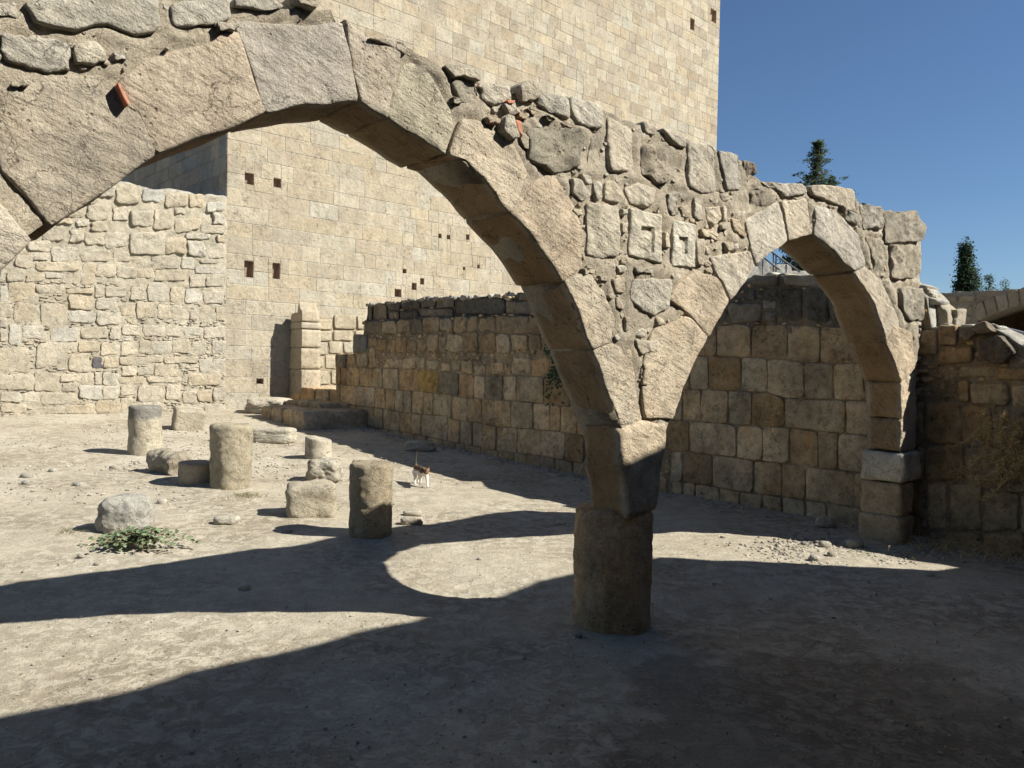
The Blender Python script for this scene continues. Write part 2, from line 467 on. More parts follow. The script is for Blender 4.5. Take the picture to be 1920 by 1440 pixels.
def seen(fr, s, z):
    p = np.array(fr.w(s, z)) - c_o; zz = p @ c_fw
    if zz <= 0: return None
    return 960 + F_PX * (p @ c_rt) / zz, 720 - F_PX * (p @ c_up) / zz, zz
def pix_area(fr, r):
    q = seen(fr, (r[0] + r[1]) / 2, (r[2] + r[3]) / 2)
    if not q or not (-20 < q[0] < 1400 and -20 < q[1] < 800): return 0
    # what stands in front of the wall face
    u, v = q[0], q[1]
    arch_top = np.interp(u, [430, 640, 760, 960, 1190, 1345], [250 - 260, 50, 80, 170, 225, 280])
    if u < 1345 and v > arch_top:
        intr = np.interp(u, [0, 290, 440, 640, 835, 953, 1055], [497, 290, 235, 190, 290, 400, 530])
        if v < intr or u > 1000: return 0
    if u > 690 and v > 570: return 0
    return (r[1] - r[0]) * (r[3] - r[2]) / q[2] ** 2
pieces.sort(key=lambda r: -pix_area(TW, r))
for i, r in enumerate(pieces):
    q = rt.random()
    base = rt.choice(tcol); big_h = min(1, max(0, (r[2] - 5) / 8))
    tint = tn(base, .045, .03 + .12 * (rt.random() < .15) + .10 * big_h, rt)
    if r[2] > 7 and rt.random() < .25: tint = (tint[0] * .86, tint[1] * .84, tint[2] * .84, tint[3])
    for c in cut_rects(r, holes):
        gap = .005 if rt.random() < .88 else .009
        if c[1] - c[0] < .03 or c[3] - c[2] < .03: continue
        v, f = box_geo(TW, c[0] + gap, c[1] - gap, c[2] + gap, c[3] - gap, .25, rt.uniform(0, .007), .004 + rt.random() * .004, rt)
        if i < 172: mk('stone', v, f, M_ASH, tower, tint=tint, smooth=False)
        else: bag.add(v, f, tint)
bag.build('upper_stones', M_ASH, tower, 'stuff', smooth=False)
# mortar bed behind the ashlar, pierced where the putlog holes are
ss = sorted({0.004, TL} | {h[0] for h in holes} | {h[1] for h in holes}); zs = sorted({-.5, TH} | {h[2] for h in holes} | {h[3] for h in holes})
b = Bag(); MT = (.60, .55, .44, .02)
for i in range(len(ss) - 1):
    for j in range(len(zs) - 1):
        cs, cz_ = (ss[i] + ss[i + 1]) / 2, (zs[j] + zs[j + 1]) / 2
        if any(h[0] < cs < h[1] and h[2] < cz_ < h[3] for h in holes): continue
        b.add([TW.w(ss[i], zs[j], -.004), TW.w(ss[i + 1], zs[j], -.004), TW.w(ss[i + 1], zs[j + 1], -.004), TW.w(ss[i], zs[j + 1], -.004)], [(0, 1, 2, 3)], MT)
for h in holes:
    a = [TW.w(h[0], h[2], .0), TW.w(h[1], h[2], .0), TW.w(h[1], h[3], .0), TW.w(h[0], h[3], .0)]
    c = [TW.w(h[0] + .02, h[2] + .01, -.16), TW.w(h[1] - .02, h[2] + .01, -.16), TW.w(h[1] - .02, h[3] - .02, -.13), TW.w(h[0] + .02, h[3] - .02, -.13)]
    b.add(a + c, [(0, 1, 5, 4), (1, 2, 6, 5), (2, 3, 7, 6), (3, 0, 4, 7), (4, 5, 6, 7)], (.52, .37, .25, 0))
# body of the tower behind the mortar: back, far side and roof
TD = 16.0
TLf = Frame((TW.w(0, 0, -TD)[0], TW.w(0, 0, -TD)[1]), 43.3 - 90)      # shaded west face, its right end is the near corner
q = [TW.w(0.004, -.5, -.03), TW.w(TL, -.5, -.03), TW.w(TL, -.5, -TD), TW.w(0.004, -.5, -TD)]
qq = [(x, y, TH) for (x, y, _) in q]
b.add(q + qq, [(1, 2, 6, 5), (2, 3, 7, 6), (4, 5, 6, 7)], MT)
b.build('mortar_bed', M_MORT, tower, smooth=False)
# west face
b = Bag(); bw = Bag(); zf = Frame(TW.o[:2], 43.3 - 90)
zf.o = np.array([*TLf.o[:2], 0.0])
n_w = 0
for k in range(len(cz) - 1):
    s = TD
    while s > 0.01:
        L = rt.choice((.45, .6, .8, 1.0)); e = max(s - L, 0)
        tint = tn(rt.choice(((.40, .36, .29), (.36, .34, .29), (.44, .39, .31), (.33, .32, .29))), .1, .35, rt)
        v, f = box_geo(zf, e + .006, s - .006, cz[k] + .006, cz[k + 1] - .006, .2, rt.uniform(0, .01), .01, rt)
        pq = seen(zf, (s + e) / 2, cz[k])
        if pq and 215 < pq[0] < 424 and 235 < pq[1] < 390: mk('stone', v, f, M_ASH, tower, tint=tint, smooth=False)
        else: bw.add(v, f, tint)
        s = e
bw.build('west_stones', M_ASH, tower, 'stuff', smooth=False)
b.add([zf.w(0, -.5, -.008), zf.w(TD, -.5, -.008), zf.w(TD, TH, -.008), zf.w(0, TH, -.008)], [(0, 1, 2, 3)], (.42, .39, .32, .2))
b.build('west_mortar_bed', M_MORT, tower, smooth=False)
# patched rough masonry at the tower foot, seen through the door opening
b = Bag(); c_ = [TW.sz(431 + x / 4.08, 525 + y / 4.08) for x, y in ((630, 280), (1020, 250), (1020, 900), (630, 900))]
lo_s, hi_s = c_[0][0], c_[1][0]; lo_z, hi_z = c_[3][1], c_[0][1]
v, f = box_geo(TW, lo_s, hi_s, lo_z, hi_z, .1, .016, .004, rt); mk('rough_backing', v, f, M_RUB, tower, tint=(.42, .34, .23, 0), smooth=False)
for it in "650,297,778,382;785,264,960,377;965,270,1020,380;655,386,772,470;783,384,936,468;655,474,740,574;748,468,857,565;862,470,945,562;650,580,714,666;720,574,808,682;640,690,760,802;768,688,860,795;640,806,860,900;862,570,1020,700;945,385,1020,560".split(';'):
    x0, y0, x1, y1 = map(float, it.split(','))
    p = [TW.sz(431 + x / 4.08, 525 + y / 4.08) for x, y in irr_rect(x0 + 4, y0 + 4, x1 - 4, y1 - 4, rt, .04)]
    v, f = stone_geo(TW, p, depth=.03, proud=rt.uniform(.045, .075), bev=.02, rough=.015, nb=22, inner=(.7, .4), cut=.15, rnd=rt, fs=5)
    mk('stone', v, f, M_RUB, tower, tint=tn((.52, .45, .32), .05, .05, rt))
#@@RUBBLE
# ------------------------------------------------------------------ generic ruined-wall body
def wall_body(fr, s0, s1, zb, top, thick, mat, parent, tint, ds=.06, dz=.08, amp=.012, fs=8.0, off=-.012, name='mortar_core', toptint=None):
    """solid masonry core between a base and a ragged top, rough on every side"""
    n = max(2, int((s1 - s0) / ds)); b = Bag(); m = max(2, int((max(top(s0 + (s1 - s0) * k / n) for k in range(n + 1)) - zb(s0)) / dz))
    nt = max(2, int(thick / .08)); v = []; tt = []
    prof = m + nt + m + 1
    toptint = toptint or tint
    offf = off if callable(off) else (lambda s, z: off)
    tf = tint if callable(tint) else (lambda s, z: tint)
    off0 = off if not callable(off) else -.01
    if callable(toptint): toptint = tf(0, 9)
    for i in range(n + 1):
        s = s0 + (s1 - s0) * i / n; lo, hi = zb(s), top(s)
        for j in range(m + 1):
            z = lo + (hi - lo) * j / m; e = (1 if 0 < j < m else .4)
            v.append(fr.w(s, z, offf(s, z) + (nz(s, z, 0, fs) * amp + nz(s, z, 4, fs * 3) * amp * .5) * e)); tt.append(tf(s, z) if j < m else toptint)
        for j in range(1, nt):
            y = off0 - thick * j / nt; v.append(fr.w(s, hi + nz(s, y, 7, fs * 1.3) * .03, y)); tt.append(toptint)
        for j in range(m + 1):
            z = hi + (lo - hi) * j / m; e = (1 if 0 < j < m else .4)
            v.append(fr.w(s, z, off0 - thick + nz(s, z, 9, fs) * amp * e)); tt.append(tf(s, z) if j else toptint)
    P = 2 * (m + 1) + nt - 1; f = []
    for i in range(n):
        for j in range(P - 1):
            f.append((i * P + j, (i + 1) * P + j, (i + 1) * P + j + 1, i * P + j + 1))
        f.append((i * P + P - 1, (i + 1) * P + P - 1, (i + 1) * P, i * P))
    f.append(tuple(range(P))); f.append(tuple(n * P + k for k in range(P - 1, -1, -1)))
    return mk(name, v, f, mat, parent, tints=tt)

def chink(fr, occ, region, n, wr, hr, mat, parent, cols, name='chink_stones', seed=3, proud=(.0, .012), lich=.1, rough=.008, nbp=9, depth=.05, flat=1.0):
    """small stones packed in what is left free between the large ones"""
    rc = random.Random(seed); b = Bag(); got = 0; s0, s1, z0, z1 = region[:4]; ok = region[4] if len(region) > 4 else None
    for _ in range(n):
        s, z = rc.uniform(s0, s1), rc.uniform(z0, z1)
        if ok and not ok(s, z): continue
        w, h = rc.uniform(*wr), rc.uniform(*hr); p = blob(s, z, w, h, rc.choice((5, 6, 7)), rc, .22)
        if not occ.free(p, .004):
            w *= .55; h *= .55; p = blob(s, z, w, h, 5, rc, .2)
            if not occ.free(p, .003): continue
        occ.fill(p, .004)
        v, f = stone_geo(fr, p, depth=depth, proud=rc.uniform(*proud), bev=min(w, h) * .2, rough=rough, nb=nbp, inner=(.5,), cut=.2, rnd=rc, tilt=.05)
        b.add(v, f, tn(rc.choice(cols), .12, lich + rc.random() * .2, rc)); got += 1
    if b.v: b.build(name, mat, parent, 'stuff')
    return got

# ------------------------------------------------------------------ rubble wall left of the tower
RW = Frame((-6.49, 17.5), 43.3); RW.o = RW.o + RW.n * .03
rub = empty('rubble_wall', (-8.5, 15.6, .4), 'sunlit cream rubble wall butting against the tower corner on the left', 'wall')
K = 440 / 1377.0
tp = [(-60, -60), (620, 20), (700, 20), (800, 40), (880, 70), (1000, 65), (1105, 85), (1200, 110), (1215, 95), (1320, 112)]
tpp = [RW.sz(x * K, 330 + y * K) for x, y in tp]; tpp[0] = (-9.0, 2.75)
def rtop(s): return float(np.interp(s, [p[0] for p in tpp], [p[1] for p in tpp])) - .03 + nz(s, 1, 1, 5) * .03
rocc = Occ(-5.6, .02, -.1, 5.0)
rr_ = random.Random(21)
RECT = """550,50,670,130;675,55,825,160;830,85,960,155;705,20,790,55;800,40,880,75;970,115,1100,185;1010,65,1105,115;1110,105,1200,190;1205,95,1320,150;1205,150,1320,210;510,165,645,265;660,180,750,265;760,205,895,290;905,195,1020,310;1025,240,1175,325;1175,285,1315,340;1245,220,1320,285;1110,200,1240,240;1020,180,1090,230;495,120,560,165;380,170,495,250;320,240,430,285;440,250,530,300;530,265,640,330;235,290,380,380;410,310,490,390;500,330,615,410;615,330,750,425;755,320,965,450;970,360,1095,460;1100,380,1215,470;1220,390,1320,480;1050,330,1260,375;780,290,850,312;985,320,1050,355;1265,345,1320,390;160,385,290,440;305,410,465,500;190,450,295,495;75,460,205,545;470,400,620,430;470,435,650,500;660,440,760,500;765,450,890,520;890,470,1050,540;1060,475,1140,550;1145,480,1320,520;1145,530,1320,575;0,555,35,610;40,560,140,620;150,575,260,620;265,570,370,600;210,500,470,560;480,510,560,640;565,520,680,590;685,530,800,600;805,540,900,600;905,550,1100,620;1110,580,1200,650;1205,590,1320,650;50,625,210,740;210,640,380,690;385,660,550,690;555,640,610,710;620,650,760,710;765,650,860,730;865,630,990,740;995,650,1075,740;1080,660,1190,745;1195,670,1310,750;0,640,45,740;75,745,220,860;240,745,390,890;400,700,550,790;400,790,560,860;560,715,690,785;565,790,710,875;690,735,790,830;795,740,920,835;925,755,1000,840;1000,760,1110,840;1110,780,1165,850;1170,760,1260,855;1265,770,1320,850;0,750,70,830;0,835,40,890;0,895,40,970;50,870,120,990;125,870,260,960;300,890,460,970;470,885,635,960;645,880,710,960;715,870,830,935;840,870,970,940;970,870,1065,940;1070,885,1190,940;1195,880,1320,950;0,1000,165,1155;205,970,395,1130;400,1040,530,1145;540,1065,600,1130;590,970,700,1050;605,1055,695,1130;455,970,585,1030;710,970,810,1050;815,960,875,1040;880,965,1005,1050;1010,960,1115,1040;1120,970,1210,1040;1245,960,1320,1045;875,1050,955,1095;700,1060,870,1110;960,1060,1160,1100;905,1100,1050,1180;1055,1080,1165,1165;1170,1070,1320,1160;710,1115,800,1175;805,1120,900,1170;200,1145,350,1265;0,1165,195,1260;355,1155,550,1210;360,1215,450,1265;600,1150,695,1225;555,1150,595,1225;700,1180,860,1220;860,1180,1060,1215;1110,1160,1290,1230;460,1225,590,1310;600,1230,700,1310;240,1270,455,1345;130,1270,235,1330;0,1270,125,1330;0,1335,160,1390;200,1350,380,1395;390,1340,550,1395;560,1320,700,1395;705,1230,800,1290;805,1230,960,1320;970,1225,1065,1320;1070,1260,1150,1330;1155,1255,1240,1320;1245,1240,1320,1320;710,1300,780,1395;800,1325,930,1395;1090,1340,1180,1395;1200,1335,1310,1390"""
placed = []
def trim(p, occ):
    """shrink a traced stone until it does not overlap its neighbours"""
    for k in (1, .94, .88, .8, .7):
        c = np.mean(p, axis=0); q = [tuple(c + (np.array(x) - c) * k) for x in p]
        r = occ.pmask(q)
        if r and (occ.m[r[0]] & r[1]).sum() < .02 * max(1, r[1].sum()): return q
    return None
for it in RECT.split(';'):
    x0, y0, x1, y1 = map(float, it.split(','))
    if y1 < 480: kk = .13
    else: kk = .1
    p = [RW.sz(x * K, 330 + y * K) for x, y in irr_rect(x0 + 1, y0 + 1, x1 - 1, y1 - 1, rr_, kk)]
    p = trim(p, rocc)
    if not p: continue
    rocc.fill(p, .006)
    base = rr_.choice([(.57, .495, .365), (.58, .51, .385), (.55, .475, .345), (.595, .53, .41), (.54, .46, .33)])
    li = .05
    if y1 < 160: base, li = rr_.choice([(.54, .50, .41), (.57, .52, .42)]), .35
    if (x0, y0) in ((540, 1065), (985, 320)): base, li = (.16, .15, .15), .3
    up = y1 < 480
    stone(RW, p, M_RUB, rub, tn(base, .07, li, rr_), depth=.16, proud=rr_.uniform(.03, .06) if up else rr_.uniform(.008, .03),
          bev=.026 if up else .012, rough=.028 if up else .016, nb=22, inner=(.72, .42), cut=.22, jit=.012, rnd=rr_, tilt=.08, fs=7)
# off-frame continuation and small packing stones
for _ in range(260):
    s = rr_.uniform(-5.5, -4.35) if _ < 180 else rr_.uniform(-5.5, -.1); z = rr_.uniform(.4, 3.3)
    w, h = rr_.uniform(.2, .4), rr_.uniform(.14, .28); p = irr_rect(s, z, s + w, z + h, rr_, .12)
    if z + h > rtop(s) or not rocc.free(p, .008): continue
    rocc.fill(p, .006)
    stone(RW, p, M_RUB, rub, tn((.56, .49, .365), .08, .05, rr_), depth=.16, proud=rr_.uniform(.01, .03), bev=.025, rough=.02, nb=14, inner=(.6,), cut=.3, rnd=rr_)
chink(RW, rocc, (-5.4, -.02, .35, 3.1, lambda s, z: z < rtop(s) - .03), 9000, (.06, .26), (.025, .07), M_RUB, rub,
      [(.55, .48, .35), (.58, .52, .41), (.52, .44, .32)], seed=8, proud=(.0, .03), rough=.012, nbp=8)
wall_body(RW, -9.0, 0.0, lambda s: .1, rtop, .7, M_RUB, rub, (.54, .475, .35, .05), ds=.05, dz=.06, amp=.03, off=.0, toptint=(.5, .47, .4, .5))
#@@LOWWALL
# ------------------------------------------------------------------ low court wall (in shade), runs from the tower to behind the right pier
LW = Frame((3.59, 7.92), -50.0)
low = empty('court_wall', (0.9, 11.1, 0), 'long shaded brown court wall of squared blocks with blackened top, behind the arches', 'wall')
X4 = lambda x, y: LW.sz(630 + x / 4, 540 + y / 4)
X6 = lambda x, y: LW.sz(1280 + x / 3, 480 + y / 3)
XR = lambda x, y: LW.sz(1600 + x / 3.272, 600 + y / 3.272)
locc = Occ(-11.6, 3.6, -.2, 3.2)
rl = random.Random(31)
LCOL = [(.72, .50, .265), (.76, .55, .31), (.64, .43, .22), (.78, .59, .36), (.66, .51, .31), (.56, .385, .20)]
DARK = [(.25, .21, .155), (.20, .175, .135), (.33, .27, .19), (.16, .145, .115)]
def lw_stone(p, col=None, li=None, **k):
    p = trim(p, locc)
    if not p: return
    locc.fill(p, .004)
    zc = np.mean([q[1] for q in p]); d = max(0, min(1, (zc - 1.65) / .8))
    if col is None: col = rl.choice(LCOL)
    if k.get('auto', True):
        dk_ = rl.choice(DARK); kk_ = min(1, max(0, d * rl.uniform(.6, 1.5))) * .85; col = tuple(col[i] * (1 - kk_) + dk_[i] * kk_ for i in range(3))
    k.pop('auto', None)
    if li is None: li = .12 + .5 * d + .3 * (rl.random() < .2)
    a = dict(depth=.14, proud=rl.uniform(.0, .018), bev=.009, rough=.014, nb=24, inner=(.7, .38), cut=.16, rnd=rl, tilt=.03, fs=7)
    a.update(k)
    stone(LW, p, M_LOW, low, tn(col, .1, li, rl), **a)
def line(pts): return lambda x: float(np.interp(x, [p[0] for p in pts], [p[1] for p in pts]))
L0 = line([(0, 590), (270, 600), (620, 610), (780, 625), (920, 640), (1040, 655), (1250, 660), (1370, 655), (1600, 670), (1760, 690), (1900, 700)])
L1 = line([(0, 720), (290, 745), (500, 770), (620, 775), (780, 790), (920, 815), (1110, 835), (1350, 848), (1470, 860), (1760, 890), (1880, 900)])
L2 = line([(0, 855), (155, 885), (350, 905), (480, 930), (640, 950), (840, 960), (870, 985), (1095, 1015), (1200, 1040), (1360, 1050), (1540, 1065), (1700, 1080), (1860, 1110)])
L3 = line([(0, 1010), (155, 1030), (350, 1060), (480, 1080), (640, 1105), (840, 1150), (1000, 1180), (1200, 1220), (1360, 1240), (1540, 1260), (1720, 1290), (1880, 1320)])
L4 = line([(0, 1100), (170, 1120), (500, 1190), (780, 1260), (1200, 1345), (1880, 1480)])
def courses(XF, rows, gap=3.2, auto=True):
    for top, bot, js in rows:
        for a, b_ in zip(js[:-1], js[1:]):
            a2, b2 = a + gap, b_ - gap; j = lambda: rl.uniform(-3, 3)
            p = [(a2 + j(), bot(a2) - gap), ((a2 + b2) / 2, bot((a2 + b2) / 2) - gap + j() * .5), (b2 + j(), bot(b2) - gap), (b2 + j(), (bot(b2) + top(b2)) / 2),
                 (b2 + j(), top(b2) + gap), ((a2 + b2) / 2, top((a2 + b2) / 2) + gap + j() * .5), (a2 + j(), top(a2) + gap), (a2 + j(), (bot(a2) + top(a2)) / 2)]
            col = None
            if XF is X4 and top is L0 and a == 620: col = (.62, .42, .15)
            if XF is X4 and top is L0 and a in (1115, 770): col = (.38, .31, .205)
            if XF is X4 and top is L3: col = rl.choice([(.64, .46, .25), (.58, .42, .235), (.54, .40, .24)])
            lw_stone([XF(*q) for q in p], col)
courses(X4, [(L3, L4, [-60, 0, 90, 170, 255, 325, 410, 495, 590, 685, 800, 895, 970, 1085, 1215, 1335, 1430, 1530, 1645, 1775, 1880]),
             (L2, L3, [-50, 0, 95, 155, 285, 350, 480, 570, 640, 840, 930, 1025, 1095, 1200, 1360, 1535, 1720, 1860]),
             (L1, L2, [0, 35, 155, 295, 370, 440, 505, 570, 655, 725, 870, 985, 1095, 1195, 1315, 1480, 1605, 1685, 1810, 1880]),
             (L0, L1, [0, 35, 85, 175, 280, 350, 470, 620, 770, 920, 1035, 1115, 1255, 1355, 1560, 1760, 1880])])
for it in """85,497,150,582;155,500,240,590;245,450,295,598;0,495,80,590;360,530,430,600;435,530,490,600;495,522,600,606;605,515,670,600;680,540,770,610;790,560,860,620;870,550,930,620;945,545,1025,640;1035,575,1125,645;1130,570,1160,652;1165,560,1255,655;1260,590,1310,650;1315,520,1455,650;1460,530,1595,665;1600,560,1690,665;130,350,240,488;245,370,310,440;315,380,380,470;385,380,450,488;455,370,530,480;535,390,605,480;610,380,680,480;684,350,765,470;770,365,825,480;827,350,948,480;952,330,1060,480;1075,340,1200,488;1203,340,1310,488;1312,350,1440,470;1450,350,1540,460;1542,370,1620,500;215,252,338,345;342,250,450,345;455,240,560,330;565,230,650,340;655,217,772,330;776,230,874,320;876,215,975,330;985,212,1060,330;1070,217,1190,320;1195,212,1440,338;1445,220,1560,330""".split(';'):
    x0, y0, x1, y1 = map(float, it.split(','))
    lw_stone([X4(*q) for q in irr_rect(x0 + 2, y0 + 2, x1 - 2, y1 - 2, rl, .09)], bev=.016, rough=.02, cut=.24, jit=.01)
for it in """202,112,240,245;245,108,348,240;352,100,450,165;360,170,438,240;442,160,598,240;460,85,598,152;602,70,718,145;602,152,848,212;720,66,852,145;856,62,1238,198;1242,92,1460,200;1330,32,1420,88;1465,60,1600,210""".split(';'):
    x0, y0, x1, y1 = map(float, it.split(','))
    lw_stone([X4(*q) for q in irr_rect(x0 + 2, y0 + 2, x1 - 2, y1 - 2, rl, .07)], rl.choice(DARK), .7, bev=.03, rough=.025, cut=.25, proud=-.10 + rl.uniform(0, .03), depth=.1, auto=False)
# through the small arch
r1 = line([(0, 1270), (200, 1300), (320, 1325), (560, 1355), (800, 1390), (1010, 1420)]); r0 = line([(0, 1380), (1010, 1560)])
r2 = line([(0, 1100), (160, 1115), (400, 1150), (550, 1165), (700, 1185), (1000, 1220)])
r3 = line([(0, 925), (300, 950), (600, 965), (760, 985), (1050, 1010)])
r4 = line([(0, 750), (260, 755), (480, 770), (580, 800), (920, 810), (1040, 815)])
r5 = line([(40, 560), (330, 568), (480, 575), (690, 600), (850, 605), (1020, 605)])
r6 = line([(100, 392), (380, 385), (590, 385), (780, 395), (1000, 397)])
courses(X6, [(r1, r0, [-60, 0, 70, 205, 325, 445, 560, 690, 810, 1010]), (r2, r1, [-70, 0, 170, 400, 555, 690, 965, 1120]),
             (r3, r2, [-90, 40, 305, 450, 600, 765, 875, 1050, 1180]), (r4, r3, [-90, 0, 105, 255, 390, 575, 920, 1045, 1200]),
             (r5, r4, [-60, 40, 145, 330, 478, 685, 850, 1020, 1180]), (r6, r5, [-60, 60, 190, 390, 590, 775, 1000, 1150])], gap=3.5)
for it in """540,185,680,375;690,188,820,377;825,200,1000,380;460,305,530,370;450,245,530,298;255,262,440,378;185,300,250,372;465,182,535,238;350,182,410,252;390,104,540,170;60,300,180,380;560,104,760,168""".split(';'):
    x0, y0, x1, y1 = map(float, it.split(','))
    pale = (x0, y0) in ((450, 245), (560, 104))
    lw_stone([X6(*q) for q in irr_rect(x0 + 2, y0 + 2, x1 - 2, y1 - 2, rl, .06)], (.42, .38, .29) if pale else rl.choice(DARK), .3 if pale else .5, bev=.035, rough=.02, cut=.25, auto=False)
# right of the pier
for it in """435,505,655,758;660,530,850,745;440,770,682,985;450,990,572,1290;580,1000,782,1290;795,1060,1025,1300;690,780,930,995;940,1000,1120,1060;520,30,638,158;530,160,740,268;640,280,860,355;870,290,1100,370;720,380,955,525;640,370,715,510;962,400,1150,545;935,800,1150,990;1030,1070,1200,1300;860,560,1100,645;860,655,1100,790;385,780,432,980;350,500,430,770;560,1300,780,1420;790,1310,1050,1450""".split(';'):
    x0, y0, x1, y1 = map(float, it.split(','))
    dk = (x0, y0) in ((860, 560), (860, 655))
    lw_stone([XR(*q) for q in irr_rect(x0 + 3, y0 + 3, x1 - 3, y1 - 3, rl, .06)], (.2, .17, .13) if dk else None, None, bev=.025, rough=.02, cut=.2, proud=-.1 if dk else rl.uniform(0, .03), auto=not dk)
for pts, pr, col in (([(440, 30), (500, 42), (503, 265), (418, 265), (415, 50)], .22, (.44, .32, .22)), ([(428, 275), (632, 275), (634, 465), (585, 490), (430, 490)], .28, (.46, .35, .235)),
                     ([(642, 45), (800, 15), (862, 70), (700, 120), (655, 100)], .08, (.36, .30, .22)), ([(765, 112), (900, 92), (982, 200), (900, 268), (770, 240)], .10, (.25, .21, .16))):
    p = [LW.sz(1600 + x / 3.272, 600 + y / 3.272, pr * .9) for x, y in pts]
    lw_stone(p, col, .3, proud=pr, depth=.1, bev=.014, rough=.035, cut=.08, nb=40, inner=(.8, .55, .3), fs=9, auto=False)
# the stretch hidden behind the arcade's springing: plain courses of the same kind
S_DOOR0 = X4(0, 700)[0]
for zz0, zz1 in ((-.05, .2), (.2, .52), (.52, .86), (.86, 1.2), (1.2, 1.5), (1.5, 1.75), (1.75, 2.0), (2.0, 2.3), (2.3, 2.65)):
    s = S_DOOR0 + .02
    while s < 3.4:
        L = rl.uniform(.34, .55); p = irr_rect(s, zz0 + .01, s + L - .015, zz1 - .01, rl, .03)
        if locc.free(p, .0) and not (.3 < s and zz1 > 1.4) and not (s < -8.2 and zz1 > 1.9):
            if not -13 < s < -11.2: lw_stone(p, bev=.02)
        s += L if locc.free(p) else .06
ltp = [(-12, 1.0), (-11.5, 1.05), (-11.36, 1.65), (-11.0, 1.75), (-10.75, 2.2), (-10.6, 2.65), (-9.0, 2.72), (-6.0, 2.72), (-3, 2.74), (-1.0, 2.70), (.45, 2.55), (.75, 2.35), (1.0, 2.12), (1.7, 2.15), (2.3, 2.0), (2.7, 1.7), (3.6, 1.5)]
lx = [p[0] for p in ltp]
# top profile read off the photograph's own outline of this wall
tpts = [X4(130, 350), X4(200, 345), X4(205, 115), X4(450, 92), X4(700, 62), X4(1000, 58), X4(1400, 20), (-2.6, 2.74), X6(120, 250), X6(330, 130), X6(400, 95), X6(560, 95), X6(800, 170), (.42, 2.5), (.62, 2.30), XR(420, 28), XR(640, 30), XR(800, 12), XR(860, 40), XR(960, 90), XR(1047, 150), (3.0, 1.45), (5.5, 1.35)]
tpts = [(-12.0, .9), (tpts[0][0] - .42, 1.55), (tpts[0][0] - .02, 1.57)] + tpts
def ltop(s): return float(np.interp(s, [p[0] for p in tpts], [p[1] for p in tpts])) - .02 + nz(s, 0, 3, 7) * .03
chink(LW, locc, (-11.3, 3.3, 0, 2.7, lambda s, z: z < ltop(s) - .03), 9000, (.05, .16), (.03, .09), M_LOW, low, LCOL, seed=18, proud=(-.01, .015), rough=.01, nbp=8)
S_DOOR = X4(0, 500)[0] + .0
ledge_ = [X4(200, 245), X4(440, 240), X4(600, 212), X4(850, 212), X4(1240, 200), X4(1600, 212)]
def ledge(s): return float(np.interp(s, [p[0] for p in ledge_], [p[1] for p in ledge_])) + nz(s, 4, 1, 9) * .025 if s < ledge_[-1][0] + .4 else 9.0
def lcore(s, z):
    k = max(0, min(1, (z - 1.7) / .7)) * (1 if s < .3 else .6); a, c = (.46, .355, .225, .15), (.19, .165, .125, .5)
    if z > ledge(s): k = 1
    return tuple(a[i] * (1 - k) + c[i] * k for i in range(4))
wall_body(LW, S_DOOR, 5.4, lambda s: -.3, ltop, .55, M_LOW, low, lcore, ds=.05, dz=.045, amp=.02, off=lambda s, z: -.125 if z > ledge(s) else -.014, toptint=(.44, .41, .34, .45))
# loose stones along the broken top catch the sun
rk = random.Random(77); b = Bag()
for k in range(150):
    s = rk.uniform(-10.5, 3.2); z = ltop(s); w = rk.uniform(.06, .2)
    v, f = stone_geo(LW, blob(s, z - .01, w, rk.uniform(.05, .1), 6, rk, .2), depth=rk.uniform(.12, .4), proud=-.03 - rk.random() * .1, bev=.02, rough=.02, nb=9, inner=(.5,), through=1, rnd=rk)
    b.add(v, f, tn((.50, .47, .39), .15, .4, rk))
b.build('coping_rubble', M_LOW, low, 'stuff')
#@@ARCADE
# ------------------------------------------------------------------ the arcade
AC = np.array([.654, 4.516]); AR = Frame(AC, 41.0); AT = .365
arc = empty('arcade', (AC[0], AC[1] + .25, 0), 'weathered stone arcade of two pointed arches on a short round column', 'arcade')
AP = lambda pts, ox=0, oy=0, k=1.0: [AR.sz(ox + x / k, oy + y / k) for x, y in pts]
ra = random.Random(41)
aocc = Occ(-5.0, 4.6, .5, 3.3)
BROWN = (.50, .40, .285); STW = (.55, .475, .355); GRY = (.52, .465, .37); WHT = (.60, .535, .415)
vous = []
def vo(pts, col, li, **k):
    col = tuple(.58 * a + .42 * b_ for a, b_ in zip(col, (.57, .475, .345)))
    c_ = np.mean(pts, axis=0); p = [tuple(c_ + (np.array(q) - c_) * (1 + .005 / max(np.linalg.norm(np.array(q) - c_), .05))) for q in pts]; aocc.fill(p, .004)
    a = dict(depth=AT + ra.uniform(-.01, .02), proud=ra.uniform(-.004, .012), bev=.012, rough=.014, nb=64, inner=(.88, .72, .55, .36, .17), through=7, cut=.03, rnd=ra, tilt=.01, fs=6.5)
    a.update(k); stone(AR, p, M_ARC, arc, tn(tuple(x * 1.06 for x in col), .05, li * .8, ra), name='voussoir', soffit_shade=(.80, .65, .49, .5), **a)
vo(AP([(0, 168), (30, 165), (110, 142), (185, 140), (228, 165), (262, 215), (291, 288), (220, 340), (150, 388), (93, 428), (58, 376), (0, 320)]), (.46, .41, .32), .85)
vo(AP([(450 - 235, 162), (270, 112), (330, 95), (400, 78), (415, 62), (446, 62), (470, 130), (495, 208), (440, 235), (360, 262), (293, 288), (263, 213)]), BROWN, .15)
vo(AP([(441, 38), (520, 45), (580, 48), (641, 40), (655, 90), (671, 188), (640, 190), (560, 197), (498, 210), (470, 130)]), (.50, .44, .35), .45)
vo(AP([(646, 35), (690, 70), (750, 95), (748, 120), (735, 170), (727, 217), (700, 203), (676, 189), (658, 100)]), GRY, .6)
